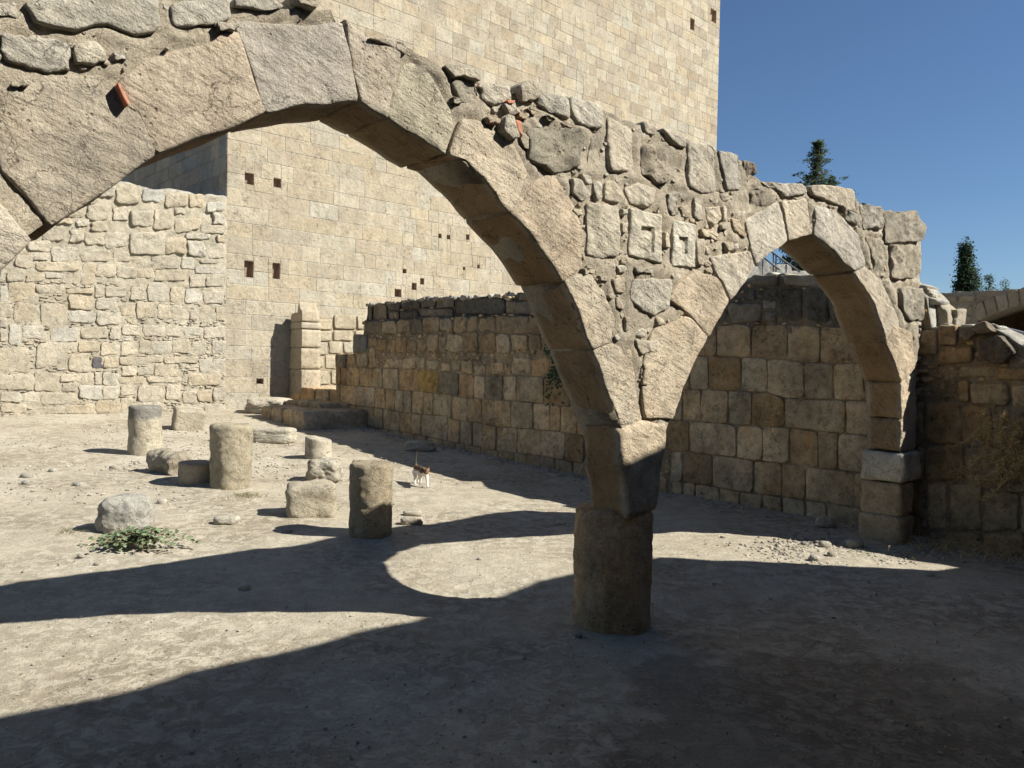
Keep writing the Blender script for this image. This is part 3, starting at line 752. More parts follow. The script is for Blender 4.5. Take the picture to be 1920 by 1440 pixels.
vo(AP([(754, 122), (775, 117), (800, 130), (845, 205), (850, 240), (837, 289), (790, 255), (731, 219), (740, 165)]), (.54, .50, .36), .15)
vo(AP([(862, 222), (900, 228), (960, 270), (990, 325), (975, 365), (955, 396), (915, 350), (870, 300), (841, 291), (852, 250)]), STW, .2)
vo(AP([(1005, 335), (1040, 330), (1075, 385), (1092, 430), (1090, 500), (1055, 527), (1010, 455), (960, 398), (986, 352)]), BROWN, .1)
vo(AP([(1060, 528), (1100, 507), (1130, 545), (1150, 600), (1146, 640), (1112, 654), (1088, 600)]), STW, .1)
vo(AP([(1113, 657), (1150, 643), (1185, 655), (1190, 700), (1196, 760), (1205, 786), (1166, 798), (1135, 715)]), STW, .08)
# springers: the cap block on the column
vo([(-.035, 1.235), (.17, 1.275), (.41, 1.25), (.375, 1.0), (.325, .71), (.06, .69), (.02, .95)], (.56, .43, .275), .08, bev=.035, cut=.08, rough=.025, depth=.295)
# small arch
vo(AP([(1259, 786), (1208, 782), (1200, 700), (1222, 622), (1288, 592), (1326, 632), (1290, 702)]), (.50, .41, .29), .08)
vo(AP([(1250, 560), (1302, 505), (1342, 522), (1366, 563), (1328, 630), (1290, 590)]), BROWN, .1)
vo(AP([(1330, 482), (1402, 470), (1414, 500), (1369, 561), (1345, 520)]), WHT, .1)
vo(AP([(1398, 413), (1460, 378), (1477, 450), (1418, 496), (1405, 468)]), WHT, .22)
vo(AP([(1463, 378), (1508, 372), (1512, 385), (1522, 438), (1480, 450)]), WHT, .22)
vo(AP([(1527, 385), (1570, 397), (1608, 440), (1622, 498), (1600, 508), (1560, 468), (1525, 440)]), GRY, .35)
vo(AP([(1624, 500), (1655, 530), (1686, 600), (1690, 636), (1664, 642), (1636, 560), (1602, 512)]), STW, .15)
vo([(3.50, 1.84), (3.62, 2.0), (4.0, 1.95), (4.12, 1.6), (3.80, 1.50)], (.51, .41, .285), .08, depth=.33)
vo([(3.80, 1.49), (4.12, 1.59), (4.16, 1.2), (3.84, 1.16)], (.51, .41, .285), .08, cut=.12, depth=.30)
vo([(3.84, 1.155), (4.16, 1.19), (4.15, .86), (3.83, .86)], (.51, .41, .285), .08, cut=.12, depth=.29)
# pier blocks under the right springing
for (za, zb_, s0_, s1_, col, pr) in ((.575, .85, 3.80, 4.2, (.80, .72, .56), .05), (.26, .57, 3.82, 4.12, (.56, .43, .26), .02), (-.1, .255, 3.79, 4.12, (.56, .43, .26), .03)):
    p = [(s0_, za), (s1_, za + .01), (s1_ + .01, zb_), (s0_ - .005, zb_)]
    stone(AR, p, M_ARC, arc, tn(col, .04, .15, ra), name='pier_block', depth=.335, proud=pr, bev=.035, rough=.025, nb=40, inner=(.8, .5, .25), through=6, cut=.1, rnd=ra, fs=6)
# left of the frame the big arch comes down on its own column
ml = lambda P_: [(-3.54 - s, z) for s, z in P_][::-1]
vo([(-3.10, 1.85), (-2.98, 1.98), (-3.2, 2.25), (-3.45, 2.3), (-3.5, 1.9), (-3.35, 1.6)], STW, .3)
vo([(-3.36, 1.58), (-3.5, 1.88), (-3.75, 1.9), (-3.8, 1.2), (-3.52, 1.2)], STW, .2)
vo([(-3.52, 1.18), (-3.95, 1.18), (-3.9, .72), (-3.56, .72)], STW, .2)
def slotted_block(fr, quad, cs, cz, w, h, g, d, depth, proud, nu=70, nv_=90):
    """a squared block with a right-angled groove: a bar across and a bar down its right end"""
    q = [np.array(p) for p in quad]; v = []; f = []; bev = .012
    for j in range(nv_ + 1):
        for i in range(nu + 1):
            a, b_ = i / nu, j / nv_
            p = (q[0] * (1 - a) + q[1] * a) * (1 - b_) + (q[3] * (1 - a) + q[2] * a) * b_
            e = min(a * .2, (1 - a) * .2, b_ * .28, (1 - b_) * .28); y = proud - bev * max(0, 1 - e / .010) ** 2
            y += nz(p[0], p[1], 3, 7) * .012 + nz(p[0], p[1], 5, 25) * .005
            ww = nz(p[0], p[1], 8, 30) * .004
            if (cs - w < p[0] + ww < cs and cz - g < p[1] + ww < cz) or (cs - g < p[0] + ww < cs and cz - h < p[1] < cz): y -= d
            v.append(fr.w(p[0] + nz(p[0], p[1], 0, 9) * .006, p[1] + nz(p[0], p[1], 1, 9) * .006, y))
    n1 = nu + 1
    for j in range(nv_):
        for i in range(nu): f.append((j * n1 + i, j * n1 + i + 1, (j + 1) * n1 + i + 1, (j + 1) * n1 + i))
    ring = [i for i in range(n1)] + [j * n1 + nu for j in range(1, nv_ + 1)] + [nv_ * n1 + i for i in range(nu - 1, -1, -1)] + [j * n1 for j in range(nv_ - 1, 0, -1)]
    base = len(v); fr_n = fr.n
    for k in ring: v.append(tuple(np.array(v[k]) - fr_n * depth))
    for k in range(len(ring)):
        k2 = (k + 1) % len(ring); f.append((base + k, base + k2, ring[k2], ring[k]))
    return v, f
C6 = lambda *p: AP(p, 960, 140, 4.0)
C5 = lambda *p: AP(p, 640, 480, 3.0)
C2 = lambda *p: AP(p, 640, 0, 3.0)
C1 = lambda *p: AP(p, 0, 0, 3.0)
fill = [  # outline, colour, lichen, rough kind, proud
 (C6((20, 90), (110, 48), (190, 100), (180, 180), (60, 210)), GRY, .5, 0, .05), (C6((190, 110), (330, 150), (410, 190), (415, 340), (290, 290), (190, 220)), WHT, .3, 0, .03),
 (C6((430, 160), (560, 190), (665, 250), (670, 400), (620, 410), (470, 350), (435, 260)), WHT, .3, 0, .03), (C6((710, 320), (770, 335), (900, 400), (905, 730), (710, 735)), WHT, .2, 0, .02),
 (C6((585, 470), (640, 450), (672, 480), (660, 690), (570, 690)), GRY, .4, 1, .01), (C6((110, 400), (480, 420), (540, 500), (530, 650), (420, 720), (280, 740), (120, 640)), (.50, .44, .31), .1, 1, .02),
 (C6((965, 350), (1080, 400), (1065, 470), (980, 430)), WHT, .3, 0, .02), (C6((970, 520), (1110, 490), (1220, 560), (1240, 740), (1120, 820), (960, 740)), GRY, .5, 1, .03),
 (C6((1100, 400), (1170, 420), (1290, 480), (1290, 555), (1190, 510)), GRY, .3, 0, .03), (C6((1310, 500), (1400, 500), (1520, 550), (1530, 880), (1440, 900), (1310, 850)), WHT, .4, 0, .02),
 (C6((1540, 560), (1700, 610), (1720, 870), (1600, 870), (1580, 800)), (.46, .46, .42), .35, 0, .02), (C6((1725, 640), (1800, 670), (1825, 740), (1740, 800)), TAN, .3, 1, .02),
 (C6((440, 760), (500, 790), (575, 900), (520, 940), (440, 890)), PALE, .1, 0, .03), (C6((500, 740), (590, 760), (600, 820), (560, 820)), PALE, .15, 0, .02), (C6((615, 790), (665, 800), (660, 930), (620, 950), (600, 860)), PALE, .1, 0, .02),
 (C6((690, 800), (770, 800), (820, 900), (800, 970), (680, 940)), CREAM, .2, 0, .01), (C6((835, 850), (930, 810), (1055, 860), (1050, 970), (1000, 1000), (870, 960)), WHT, .2, 0, .02),
 (C6((560, 960), (790, 980), (795, 1370), (550, 1365), (560, 1200)), (.60, .54, .41), .08, 0, .02), (C6((815, 1005), (855, 1020), (855, 1060), (812, 1055)), WHT, 0, 0, .02), (C6((812, 1110), (855, 1110), (850, 1190), (812, 1190)), PALE, .1, 0, .02),
 (C6((1140, 1180), (1165, 1200), (1170, 1300), (1140, 1290)), WHT, .1, 0, .02), (C6((1150, 880), (1250, 880), (1250, 1040), (1180, 1060)), GRY, .4, 1, .01), (C6((1260, 980), (1340, 970), (1335, 1070), (1280, 1060)), CREAM, .1, 0, .02),
 (C6((1360, 910), (1420, 960), (1425, 1100), (1360, 1070)), PALE, .2, 0, .02), (C6((1450, 990), (1550, 980), (1550, 1080), (1500, 1150), (1460, 1100)), PALE, .3, 0, .02), (C6((1550, 890), (1650, 910), (1655, 940), (1580, 950)), PALE, .1, 0, .02),
 (C6((1565, 990), (1600, 1010), (1580, 1100), (1555, 1100)), PALE, .1, 0, .03), (C6((1545, 1130), (1615, 1110), (1600, 1170), (1550, 1160)), CREAM, .05, 0, .03), (C6((1400, 1150), (1520, 1180), (1545, 1250), (1410, 1210)), CREAM, .05, 0, .03),
 (C6((1380, 1225), (1440, 1235), (1430, 1440), (1380, 1440)), TAN, .1, 0, .02), (C6((1450, 1280), (1500, 1290), (1480, 1350), (1450, 1340)), CREAM, .1, 0, .02), (C6((1570, 1260), (1650, 1250), (1660, 1320), (1600, 1320)), CREAM, .1, 0, .02),
 (C6((1640, 1080), (1700, 1100), (1755, 1200), (1740, 1230), (1660, 1180)), TAN, .1, 0, .02), (C6((450, 1000), (520, 1010), (530, 1060), (480, 1050)), CREAM, .1, 0, .02), (C6((500, 1120), (545, 1130), (540, 1170), (500, 1150)), CREAM, .1, 0, .02),
 (C6((1780, 880), (1915, 850), (1910, 960), (1790, 1030)), GRY, .45, 1, .01), (C6((1850, 800), (2000, 810), (2080, 830), (2040, 870), (1920, 845)), GRY, .5, 0, .02),
 (C5((1640, 130), (1850, 130), (1840, 300), (1740, 340), (1620, 250)), PALE, .08, 0, .03), (C5((1510, 130), (1600, 120), (1600, 200), (1540, 210)), CREAM, .1, 0, .02), (C5((1340, 70), (1420, 80), (1420, 100), (1350, 110)), CREAM, .1, 0, .03),
 (C5((1440, 110), (1500, 120), (1490, 150), (1450, 145)), TAN, .1, 0, .03), (C5((1640, 460), (1780, 480), (1770, 540), (1680, 560)), CREAM, .05, 0, .03), (C5((1690, 600), (1730, 600), (1720, 730), (1685, 720)), CREAM, .05, 0, .03),
 (C5((1850, 200), (1890, 230), (1880, 270), (1855, 260)), TAN, .05, 0, .02), (C5((1640, 60), (1740, 75), (1735, 95), (1650, 95)), WHT, .05, 0, .02), (C5((1540, 230), (1600, 250), (1580, 310), (1540, 300)), TAN, .1, 0, .02),
 (C5((1540, 58), (1600, 60), (1600, 90), (1560, 95)), WHT, .05, 0, .02), (C5((1590, 340), (1612, 340), (1612, 425), (1590, 430)), CREAM, .05, 0, .02),
 (C2((560, 372), (640, 362), (760, 410), (780, 462), (690, 442), (620, 440)), GRY, .35, 0, .05), (C2((890, 590), (950, 590), (990, 640), (930, 650)), PALE, .1, 0, .06), (C2((985, 630), (1040, 640), (1030, 670), (985, 665)), TAN, .1, 0, .05),
 (C2((1030, 610), (1090, 640), (1060, 650)), TAN, .1, 0, .05), (C2((800, 660), (880, 670), (870, 710), (810, 700)), (.36, .24, .16), 0, 0, .04), (C2((905, 660), (940, 660), (975, 785), (925, 790), (875, 740)), (.46, .42, .33), .1, 0, .08),
 (C2((620, 550), (665, 560), (660, 580), (625, 580)), PALE, .1, 0, .04), (C2((1130, 650), (1190, 680), (1150, 682)), PALE, .1, 0, .05), (C2((1000, 740), (1050, 780), (1045, 840), (1010, 800)), CREAM, .1, 0, .03),
 (C2((780, 472), (940, 482), (960, 560), (840, 600), (790, 560)), PALE, .2, 0, .02), (C2((625, 445), (760, 468), (775, 560), (700, 590), (630, 500)), (.45, .41, .33), .3, 1, .01), (C2((130, 215), (240, 260), (360, 310), (360, 250), (280, 225)), GRY, .4, 0, .02),
 (C1((130, 20), (300, -20), (880, -20), (905, 175), (760, 208), (600, 140), (420, 178), (200, 130)), (.50, .45, .34), .3, 0, .03), (C1((960, 20), (1280, -20), (1300, 100), (1200, 128), (1080, 163), (960, 158)), (.52, .47, .36), .25, 0, .03),
 (C1((1315, -30), (1500, -30), (1600, 42), (1490, 62), (1315, 38)), (.54, .49, .38), .2, 0, .04), (C1((1615, -30), (1780, -30), (1780, 72), (1650, 48)), WHT, .3, 0, .06), (C1((0, 182), (130, 210), (370, 240), (395, 400), (260, 415), (120, 370), (0, 340)), (.52, .46, .35), .25, 0, .03),
 (C1((420, 250), (520, 217), (590, 280), (590, 350), (420, 365)), (.52, .49, .39), .3, 0, .03), (C1((620, 290), (720, 300), (720, 340), (640, 340)), (.53, .5, .42), .2, 0, .03), (C1((1212, 137), (1340, 147), (1312, 180), (1230, 176)), PALE, .1, 0, .05),
 (C1((60, 460), (170, 450), (160, 495), (60, 490)), PALE, .2, 0, .03), (C1((-100, 20), (90, 10), (100, 100), (-100, 90)), STW, .3, 0, .03),
 (AP([(1512, 348), (1560, 347), (1600, 356), (1606, 398), (1548, 376), (1516, 366)]), GRY, .6, 0, .03), (AP([(1442, 342), (1500, 346), (1512, 362), (1470, 370)]), GRY, .5, 0, .04), (AP([(1610, 382), (1648, 388), (1650, 430), (1618, 430)]), GRY, .4, 1, .03),
 (AP([(1654, 398), (1705, 396), (1728, 425), (1722, 453), (1656, 455)]), (.44, .41, .34), .4, 1, .06), (AP([(1665, 458), (1715, 460), (1717, 520), (1668, 525)]), (.52, .46, .35), .15, 1, .04), (AP([(1682, 538), (1726, 540), (1729, 600), (1702, 602), (1684, 570)]), (.52, .46, .35), .15, 1, .05),
 (AP([(1622, 440), (1655, 450), (1660, 520), (1642, 520)]), (.5, .45, .35), .2, 1, .01), (AP([(1572, 385), (1606, 400), (1612, 428), (1590, 415)]), GRY, .4, 1, .02)]
for k, (p, col, li, kind, pr) in enumerate(fill):
    col = tuple(.55 * a + .45 * b_ for a, b_ in zip(col, (.60, .51, .37))); li *= .7
    aocc.fill(p, .004); w = max(q[0] for q in p) - min(q[0] for q in p); h = max(q[1] for q in p) - min(q[1] for q in p)
    big_ = w * h > .02
    stone(AR, p, M_ROUGH if kind else M_ARC, arc, tn(tuple(x * 1.0 for x in col), .05, li * .9, ra), depth=.13, proud=pr * .6, bev=.013 if big_ else .009, rough=.03 if kind else .016,
          nb=36 if big_ else 16, inner=(.86, .7, .52, .34, .16) if big_ else (.6, .3), cut=.11, jit=.005, rnd=ra, tilt=.05, fs=10 if kind else 7)
# two blocks with a right-angled slot cut in each
for p, (cu, cv), wd, hh_ in ((C6((880, 1000), (1120, 1050), (1122, 1430), (1000, 1400), (870, 1360)), (1052, 1150), .115, .15), (C6((1200, 1080), (1370, 1120), (1368, 1450), (1190, 1440)), (1306, 1222), .085, .105)):
    c_ = AR.sz(960 + cu / 4, 140 + cv / 4); aocc.fill(p, .004)
    qd = [p[3], p[2], p[1], p[0]] if wd < .1 else [p[4], (p[2][0], p[3][1]), p[1], p[0]]
    v, f = slotted_block(AR, qd, c_[0], c_[1], wd, hh_, .026, .035, .13, .012)
    o = mk('stone', v, f, M_ARC, arc, tint=tn((.64, .58, .45), .02, .1, ra)); o['label'] = 'pale block with a right-angled slot cut into it'
# brick shards
for p in (C1((640, 480), (655, 482), (712, 600), (700, 610)), C2((905, 574), (952, 574), (946, 592), (915, 590)), C2((950, 680), (985, 690), (992, 775), (965, 745))):
    stone(AR, p, M_BRICK, arc, (1, 1, 1, 0), name='brick_shard', depth=.06, proud=.04, bev=.006, rough=.004, nb=12, inner=(.5,), cut=.1, rnd=ra)
import copy
aocc0 = copy.copy(aocc); aocc0.m = aocc.m.copy()
# packing stones and mortar core
atp = [AR.sz(*q) for q in [(430, 0), (520, 8), (620, 10), (645, 60), (700, 75), (760, 80), (830, 120), (900, 145), (960, 172), (990, 155), (1010, 165), (1100, 188), (1190, 225), (1300, 258), (1390, 295), (1402, 318), (1440, 342), (1500, 347), (1600, 358), (1610, 380), (1700, 398), (1728, 425)]]
atp = [(-6, 3.02), (atp[0][0] - .4, 3.02)] + atp + [(4.16, 2.8), (4.3, 2.3)]
def atop(s): return float(np.interp(s, [p[0] for p in atp], [p[1] for p in atp])) - .02 + nz(s, 2, 5, 9) * .025
INTR = [(-3.56, 1.1), (-3.5, 1.3), (-3.3, 1.65), (-3.06, 1.89), (-2.83, 2.11), (-2.59, 2.33), (-2.2, 2.57), (-1.77, 2.72), (-1.3, 2.58), (-.91, 2.36), (-.52, 2.04), (-.32, 1.73), (-.19, 1.55), (-.04, 1.25)]
INTR2 = [(.45, 1.26), (.67, 1.63), (1.07, 2.06), (1.35, 2.3), (1.8, 2.54), (2.1, 2.62), (2.44, 2.53), (2.81, 2.4), (3.16, 2.21), (3.49, 1.85), (3.79, 1.57)]
ip = [(-6, .75), (-3.62, .75)] + [(s, z + .035) for s, z in INTR if z > 1.2] + [(.06, 1.15), (.38, 1.15)] + [(s, z + .035) for s, z in INTR2 if z > 1.3] + [(3.9, 1.5), (3.95, 1.0), (4.3, 1.0)]
def abot(s): return float(np.interp(s, [p[0] for p in ip], [p[1] for p in ip]))
for _k in range(2):
    chink(AR, aocc, (-2.9, 4.15, 1.1, 3.05, lambda s, z: abot(s) + .02 < z < atop(s) - .02), 4500 if _k else 1100, (.05, .14) if not _k else (.02, .05), (.035, .10) if not _k else (.015, .035), M_ARC, arc, [(.62, .53, .385), (.64, .575, .45), (.55, .45, .31), (.60, .52, .39)], seed=44 + _k, proud=(.0, .018) if not _k else (-.003, .008),
          name='packing_stones', lich=.12, rough=.014, nbp=10)
def acore(s, z):
    j, i = int((s - aocc0.s0) / .01), int((z - aocc0.z0) / .01); m_ = aocc0.m
    if not (0 <= i < m_.shape[0] and 0 <= j < m_.shape[1]): return -.01
    if s < -2.85 and z < 2.55: return -.012
    f_ = min(1, 1.5 * float(m_[max(i - 3, 0):i + 4, max(j - 3, 0):j + 4].mean()))
    return -.011 * f_ + .008 * (1 - f_)
wall_body(AR, -5.2, 4.14, abot, atop, AT - .02, M_MORT, arc, (.68, .575, .415, .05), ds=.024, dz=.028, amp=.016, fs=9, off=acore, toptint=(.58, .51, .39, .3))
# rubble bond between the pier and the court wall
v, f = stone_geo(AR, [(4.1, -.1), (4.47, -.1), (4.47, 2.3), (4.13, 2.3)], depth=.3, proud=-.22, bev=.02, rough=.03, nb=30, inner=(.7, .4), through=2, fs=6, cut=.05)
mk('rubble_bond', v, f, M_LOW, arc, tint=(.36, .29, .2, .2))
bk_ = Bag(); zq = 1.3
while zq < 2.32:
    h = ra.uniform(.04, .08); s = 4.12
    while s < 4.4:
        w = ra.uniform(.07, .16); vv, ff = stone_geo(AR, blob(s + w / 2, zq + h / 2, w * 1.0, h * 1.0, 6, ra, .12), depth=.2, proud=-.05 - ra.random() * .06, bev=.015, rough=.012, nb=9, inner=(.5,), cut=.2, rnd=ra)
        bk_.add(vv, ff, tn(PALE, .1, .1, ra)); s += w
    zq += h
bk_.build('bond_stones', M_ARC, arc, 'stuff')

def drum_geo(cx, cy, z0, z1, r, seed, rough=.02, flat=0.0, n=48, m=22, top_bev=.03, fs=5, taper=0.0, chips=0.0, tiltx=0.0):
    """an old column drum: round, worn and pitted, with broken arrises"""
    rn = random.Random(seed); v = []; f = []; H = z1 - z0; prof = []
    for k in range(m + 1):
        t = k / m; prof.append((1.0, t))
    rows = [(1.0 - taper * t, z0 + H * t * (1 - top_bev / H)) for _, t in prof]
    rows += [(1 - taper - top_bev * .35 / r, z1 - top_bev * .35), (1 - taper - top_bev / r, z1 - top_bev * .05), (.72, z1), (.4, z1 + .004), (.15, z1)]
    for k, (rr, z) in enumerate(rows):
        for i in range(n):
            a = 2 * pi * i / n; x, y = cos(a), sin(a)
            d = nz(x * r * 1.0 + seed, y * r, z, fs) * rough * 1.3 + nz(x * r, y * r + seed, z, fs * 3.5) * rough * .7
            if chips and z > z1 - .12: d -= max(0, nz(x * 2, y * 2, seed, 1.2)) * chips * (z - z1 + .12) / .12
            sq = 1 - flat * (abs(cos(2 * a)) * .5)
            R_ = (r * rr * sq + (d if rr > .5 else d * .3))
            zz = z + (nz(x * rr * r, y * rr * r, seed, fs * 1.5) * rough * 1.4 if z >= z1 - top_bev else 0) + tiltx * x * r * (1 if z > (z0 + z1) / 2 else 0)
            v.append((cx + x * R_, cy + y * R_, zz))
    for k in range(len(rows) - 1):
        for i in range(n):
            j = (i + 1) % n; f.append((k * n + i, k * n + j, (k + 1) * n + j, (k + 1) * n + i))
    f.append(tuple(range(n - 1, -1, -1))); v.append((cx, cy, z1)); c = len(v) - 1
    k = len(rows) - 1
    for i in range(n): f.append((k * n + i, k * n + (i + 1) % n, c))
    return v, f
cc_ = AR.w(.205, 0, -.235)
v, f = drum_geo(cc_[0], cc_[1], -.12, .715, .247, 3, rough=.012, flat=.05, n=96, m=52, top_bev=.03, fs=6, chips=.02, taper=-.005)
mk('column', v, f, M_COL, arc, tint=(.80, .55, .31, .03))
cl_ = AR.w(-3.75, 0, -.235)
v, f = drum_geo(cl_[0], cl_[1], -.12, .72, .24, 9, rough=.03); mk('column', v, f, M_ROUGH, arc, tint=(.45, .36, .24, .12))
#@@PROPS

# ------------------------------------------------------------------ doorway at the far end of the court wall
jamb = empty('door_jamb', LW.w(X4(-100, 500)[0], .3, 0), 'tall pale door jamb of stacked blocks with a jagged top, by the tower foot', 'pillar')
s0j, s1j = LW.sz(545, 700)[0], LW.sz(566, 700)[0] + .02
lv = [LW.sz(555, y)[1] for y in (738, 692, 652, 617, 604, 578)]
rj = random.Random(3)
for k in range(5):
    za, zb_ = lv[k], lv[k + 1]
    top = [(s1j, zb_ - .006), (s0j + .02, zb_ - .006)] if k < 4 else [(s1j, zb_ - .06), (s1j - .1, zb_ - .03), (s1j - .16, zb_ + .17), (s1j - .22, zb_ - .1), (s0j + .05, zb_ - .12), (s0j + .02, zb_ - .2)]
    v, f = stone_geo(LW, [(s0j - (.03 if k % 2 else 0), za + .006), (s1j, za + .006)] + top, depth=.46 if k < 4 else .42, proud=.02 + .008 * (k % 2), bev=.009, rough=.008, nb=36, inner=(.7, .4), through=4, cut=.06, rnd=rj, fs=5)
    mk('block', v, f, M_ASH, jamb, tint=tn((.52, .44, .315), .04, .08 if k < 4 else .25, rj))
DS0, DS1 = LW.sz(540, 700)[0], S_DOOR
zsill = LW.sz(600, 728)[1]
wall_body(LW, DS0 - .5, DS1 + .05, lambda s: -.2, lambda s: zsill - .02, .5, M_LOW, low, (.50, .385, .24, .1), ds=.06, dz=.07, amp=.012, off=-.02)
for (u0, u1, za, zb_) in ((543, 562, .66, zsill), (564, 590, .66, zsill), (592, 617, .68, zsill), (619, 638, .66, zsill), (560, 585, .38, .65), (586, 612, .38, .66), (613, 638, .38, .65)):
    a_, b_ = LW.sz(u0, 740)[0], LW.sz(u1, 740)[0]
    stone(LW, [(a_ + .01, za), (b_ - .01, za), (b_ - .01, zb_ - .01), (a_ + .01, zb_ - .01)], M_LOW, low, tn(rj.choice(LCOL[:4]), .08, .05, rj), depth=.45, proud=.01, bev=.015, rough=.01, nb=20, through=1, cut=.1, rnd=rj)
# grey upright blocks that step up where the wall begins again
for (x0, y0, x1, y1, c) in ((0, 497, 78, 598, (.34, .29, .21)), (132, 350, 236, 488, (.27, .25, .21))):
    a_, b_ = X4(x0, y1), X4(x1, y0)
    stone(LW, [(a_[0], a_[1]), (b_[0], a_[1]), (b_[0], b_[1]), (a_[0], b_[1])], M_LOW, low, tn(c, .05, .2, rj), depth=.5, proud=.03, bev=.02, rough=.012, nb=24, through=3, cut=.1, rnd=rj)
# steps
def lw_local(x, y):
    q = np.array([x, y, 0]) - LW.o; return float(q @ LW.d), float(q @ LW.n)
g2 = ground(572, 806); g1 = ground(509, 781); a2 = lw_local(*g2[:2]); a1 = lw_local(*g1[:2])
st = empty('door_steps', (g2[0], g2[1], g2[2]), 'two worn shaded stone steps below the door opening by the court wall', 'steps')
def step(s0, s1, out, z0, z1, n, col):
    w = (s1 - s0) / n; z0 = z0
    for k in range(n):
        fr = Frame(LW.w(0, 0, out)[:2], -50.0)
        v, f = stone_geo(fr, [(s0 + k * w + .008, z0), (s0 + (k + 1) * w - .008, z0), (s0 + (k + 1) * w - .008, z1 + rj.uniform(-.01, .01)), (s0 + k * w + .008, z1)], depth=out + .02, proud=rj.uniform(-.02, .02), bev=.04, rough=.03,
                         nb=28, inner=(.7, .4), through=5, cut=.14, rnd=rj, fs=5)
        mk('step_block', v, f, M_LOW, st, tint=tn(col, .08, .1, rj))
step(a1[0], a2[0], a2[1], .1, g2[2] + .35, 4, (.60, .46, .29))
uo = a2[1] * .5
step(LW.sz(536, 745, uo)[0], LW.sz(601, 758, uo)[0], uo, .2, LW.sz(601, 756, uo)[1], 3, (.60, .46, .28))

# ------------------------------------------------------------------ loose stones and column drums in the court
def prop(name, geo, mat, tint, label, cat, group=None, loc=None, tints=None):
    v, f = geo
    o = mk(name, [tuple(np.array(p) - np.array(loc)) for p in v], f, mat, tint=tint, tints=tints)
    o.location = loc
    return tag(o, label, cat, group)
def tops(v, base, topc, z1, h):
    out = []
    for p in v:
        k = max(0, min(1, (p[2] - (z1 - h) + .05 * nz(p[0], p[1], 0, 6)) / .05)); out.append(tuple(base[i] * (1 - k) + topc[i] * k for i in range(4)))
    return out
GD = 'column drums and loose blocks lying about the court'
def drum(u, v, wpx, hpx, seed, tint, label, topc=None, toph=.1, mat=None, **k):
    x, y, z = ground(u, v); r = wpx / 2 / F_PX * y; H = hpx / F_PX * y
    V, Fc = drum_geo(x, y, z - .06, z + H, r, seed, **k)
    tt = tops(V, tint, topc, z + H, toph) if topc else None
    return prop('column_drum', (V, Fc), mat or M_ROUGH, tint, label, 'column drum', GD, (x, y, z), tt)
drum(272, 854, 60, 94, 11, (.60, .525, .38, .0), 'standing column drum with a grey-black band round its top, leftmost of the tall drums', (.33, .305, .255, .3), .19, rough=.009, chips=.0, n=56, m=30, fs=5, taper=.06, mat=M_RUB)
drum(433, 916, 75, 122, 12, (.56, .48, .33, .12), 'tallest sunlit standing column drum with deeply pitted sides, beside a short smooth drum', rough=.013, n=64, m=36, fs=6, top_bev=.04)
drum(695, 1008, 83, 143, 13, (.52, .43, .29, .08), 'nearest standing column drum, its lower half in the arch shadow', rough=.012, n=72, m=40, fs=6, flat=.06, top_bev=.03)
drum(597, 861, 49, 40, 14, (.60, .53, .40, .1), 'small short drum with a sloping cut top, between the steps and the cat', rough=.006, n=48, m=14, fs=5, tiltx=-.16, top_bev=.02, mat=M_RUB)
drum(368, 908, 64, 42, 15, (.50, .42, .30, .1), 'short smooth drum touching the tallest drum on its left side', rough=.008, n=48, m=14, fs=5, top_bev=.015, mat=M_RUB)

def rock_geo(x, y, z, w, d, h, seed, sq=.5, amp=.12, sub=4, fs=1.6, rot=0.0, tilt=(0, 0), sink=.12):
    """a worn boulder or block; sq 0 = round, 1 = boxy"""
    import bmesh
    bm = bmesh.new(); bmesh.ops.create_icosphere(bm, subdivisions=sub, radius=1.0)
    e = 2 + sq * 8; ct, s_t = cos(rot), sin(rot); out = []
    for p in bm.verts:
        c = p.co; k = (abs(c.x) ** e + abs(c.y) ** e + abs(c.z) ** e) ** (-1 / e); q = c * k
        n1 = mn.noise((q.x * fs + seed * 3.1, q.y * fs, q.z * fs)) * amp + mn.noise((q.x * fs * 2.7, q.y * fs * 2.7 + seed, q.z * fs * 2.7)) * amp * .45 + mn.noise((q.x * fs * 8, q.y * fs * 8 + seed, q.z * fs * 8)) * amp * .16
        q = q * (1 + n1)
        X, Y, Z = q.x * w / 2, q.y * d / 2, q.z * h / 2
        Z2 = Z * cos(tilt[0]) - X * sin(tilt[0]); X2 = X * cos(tilt[0]) + Z * sin(tilt[0])
        Y2 = Y * cos(tilt[1]) - Z2 * sin(tilt[1]); Z3 = Z2 * cos(tilt[1]) + Y * sin(tilt[1])
        out.append((x + X2 * ct - Y2 * s_t, y + X2 * s_t + Y2 * ct, z + Z3 + h / 2 - sink * h))
    fc = [tuple(v.index for v in f.verts) for f in bm.faces]; bm.free()
    return out, fc
def rock(u, v, wpx, hpx, seed, tint, name, label, cat, dep=1.0, mat=None, group=GD, **k):
    x, y, z = ground(u, v); s = y / F_PX; w, h = wpx * s, hpx * s
    dd = w * dep
    k.setdefault('sink', .1)
    geo = rock_geo(x, y + dd * .3, gz(x, y + dd * .3), w, dd, h / (1 - k['sink']), seed, **k)
    return prop(name, geo, mat or M_RUB, tint, label, cat, group, (x, y + dd * .3, z))
rock(222, 1006, 98, 74, 1, (.58, .54, .45, .35), 'boulder', 'large rounded grey-streaked boulder with a green caper plant at its foot', 'boulder', .85, mat=M_ROUGH, sq=.12, amp=.13, sub=5, sink=.12)
rock(577, 972, 92, 64, 2, (.58, .50, .36, .32), 'stone_block', 'cream block rounded at one end, just left of the nearest standing drum', 'block', .9, mat=M_RUB, sq=.55, amp=.07, sub=5, rot=.25)
rock(604, 906, 62, 44, 5, (.57, .51, .39, .15), 'rough_stone', 'rough stone behind the cream block and in front of the small drum', 'stone', 1.0, sq=.25, amp=.14, sub=5, mat=M_ROUGH)
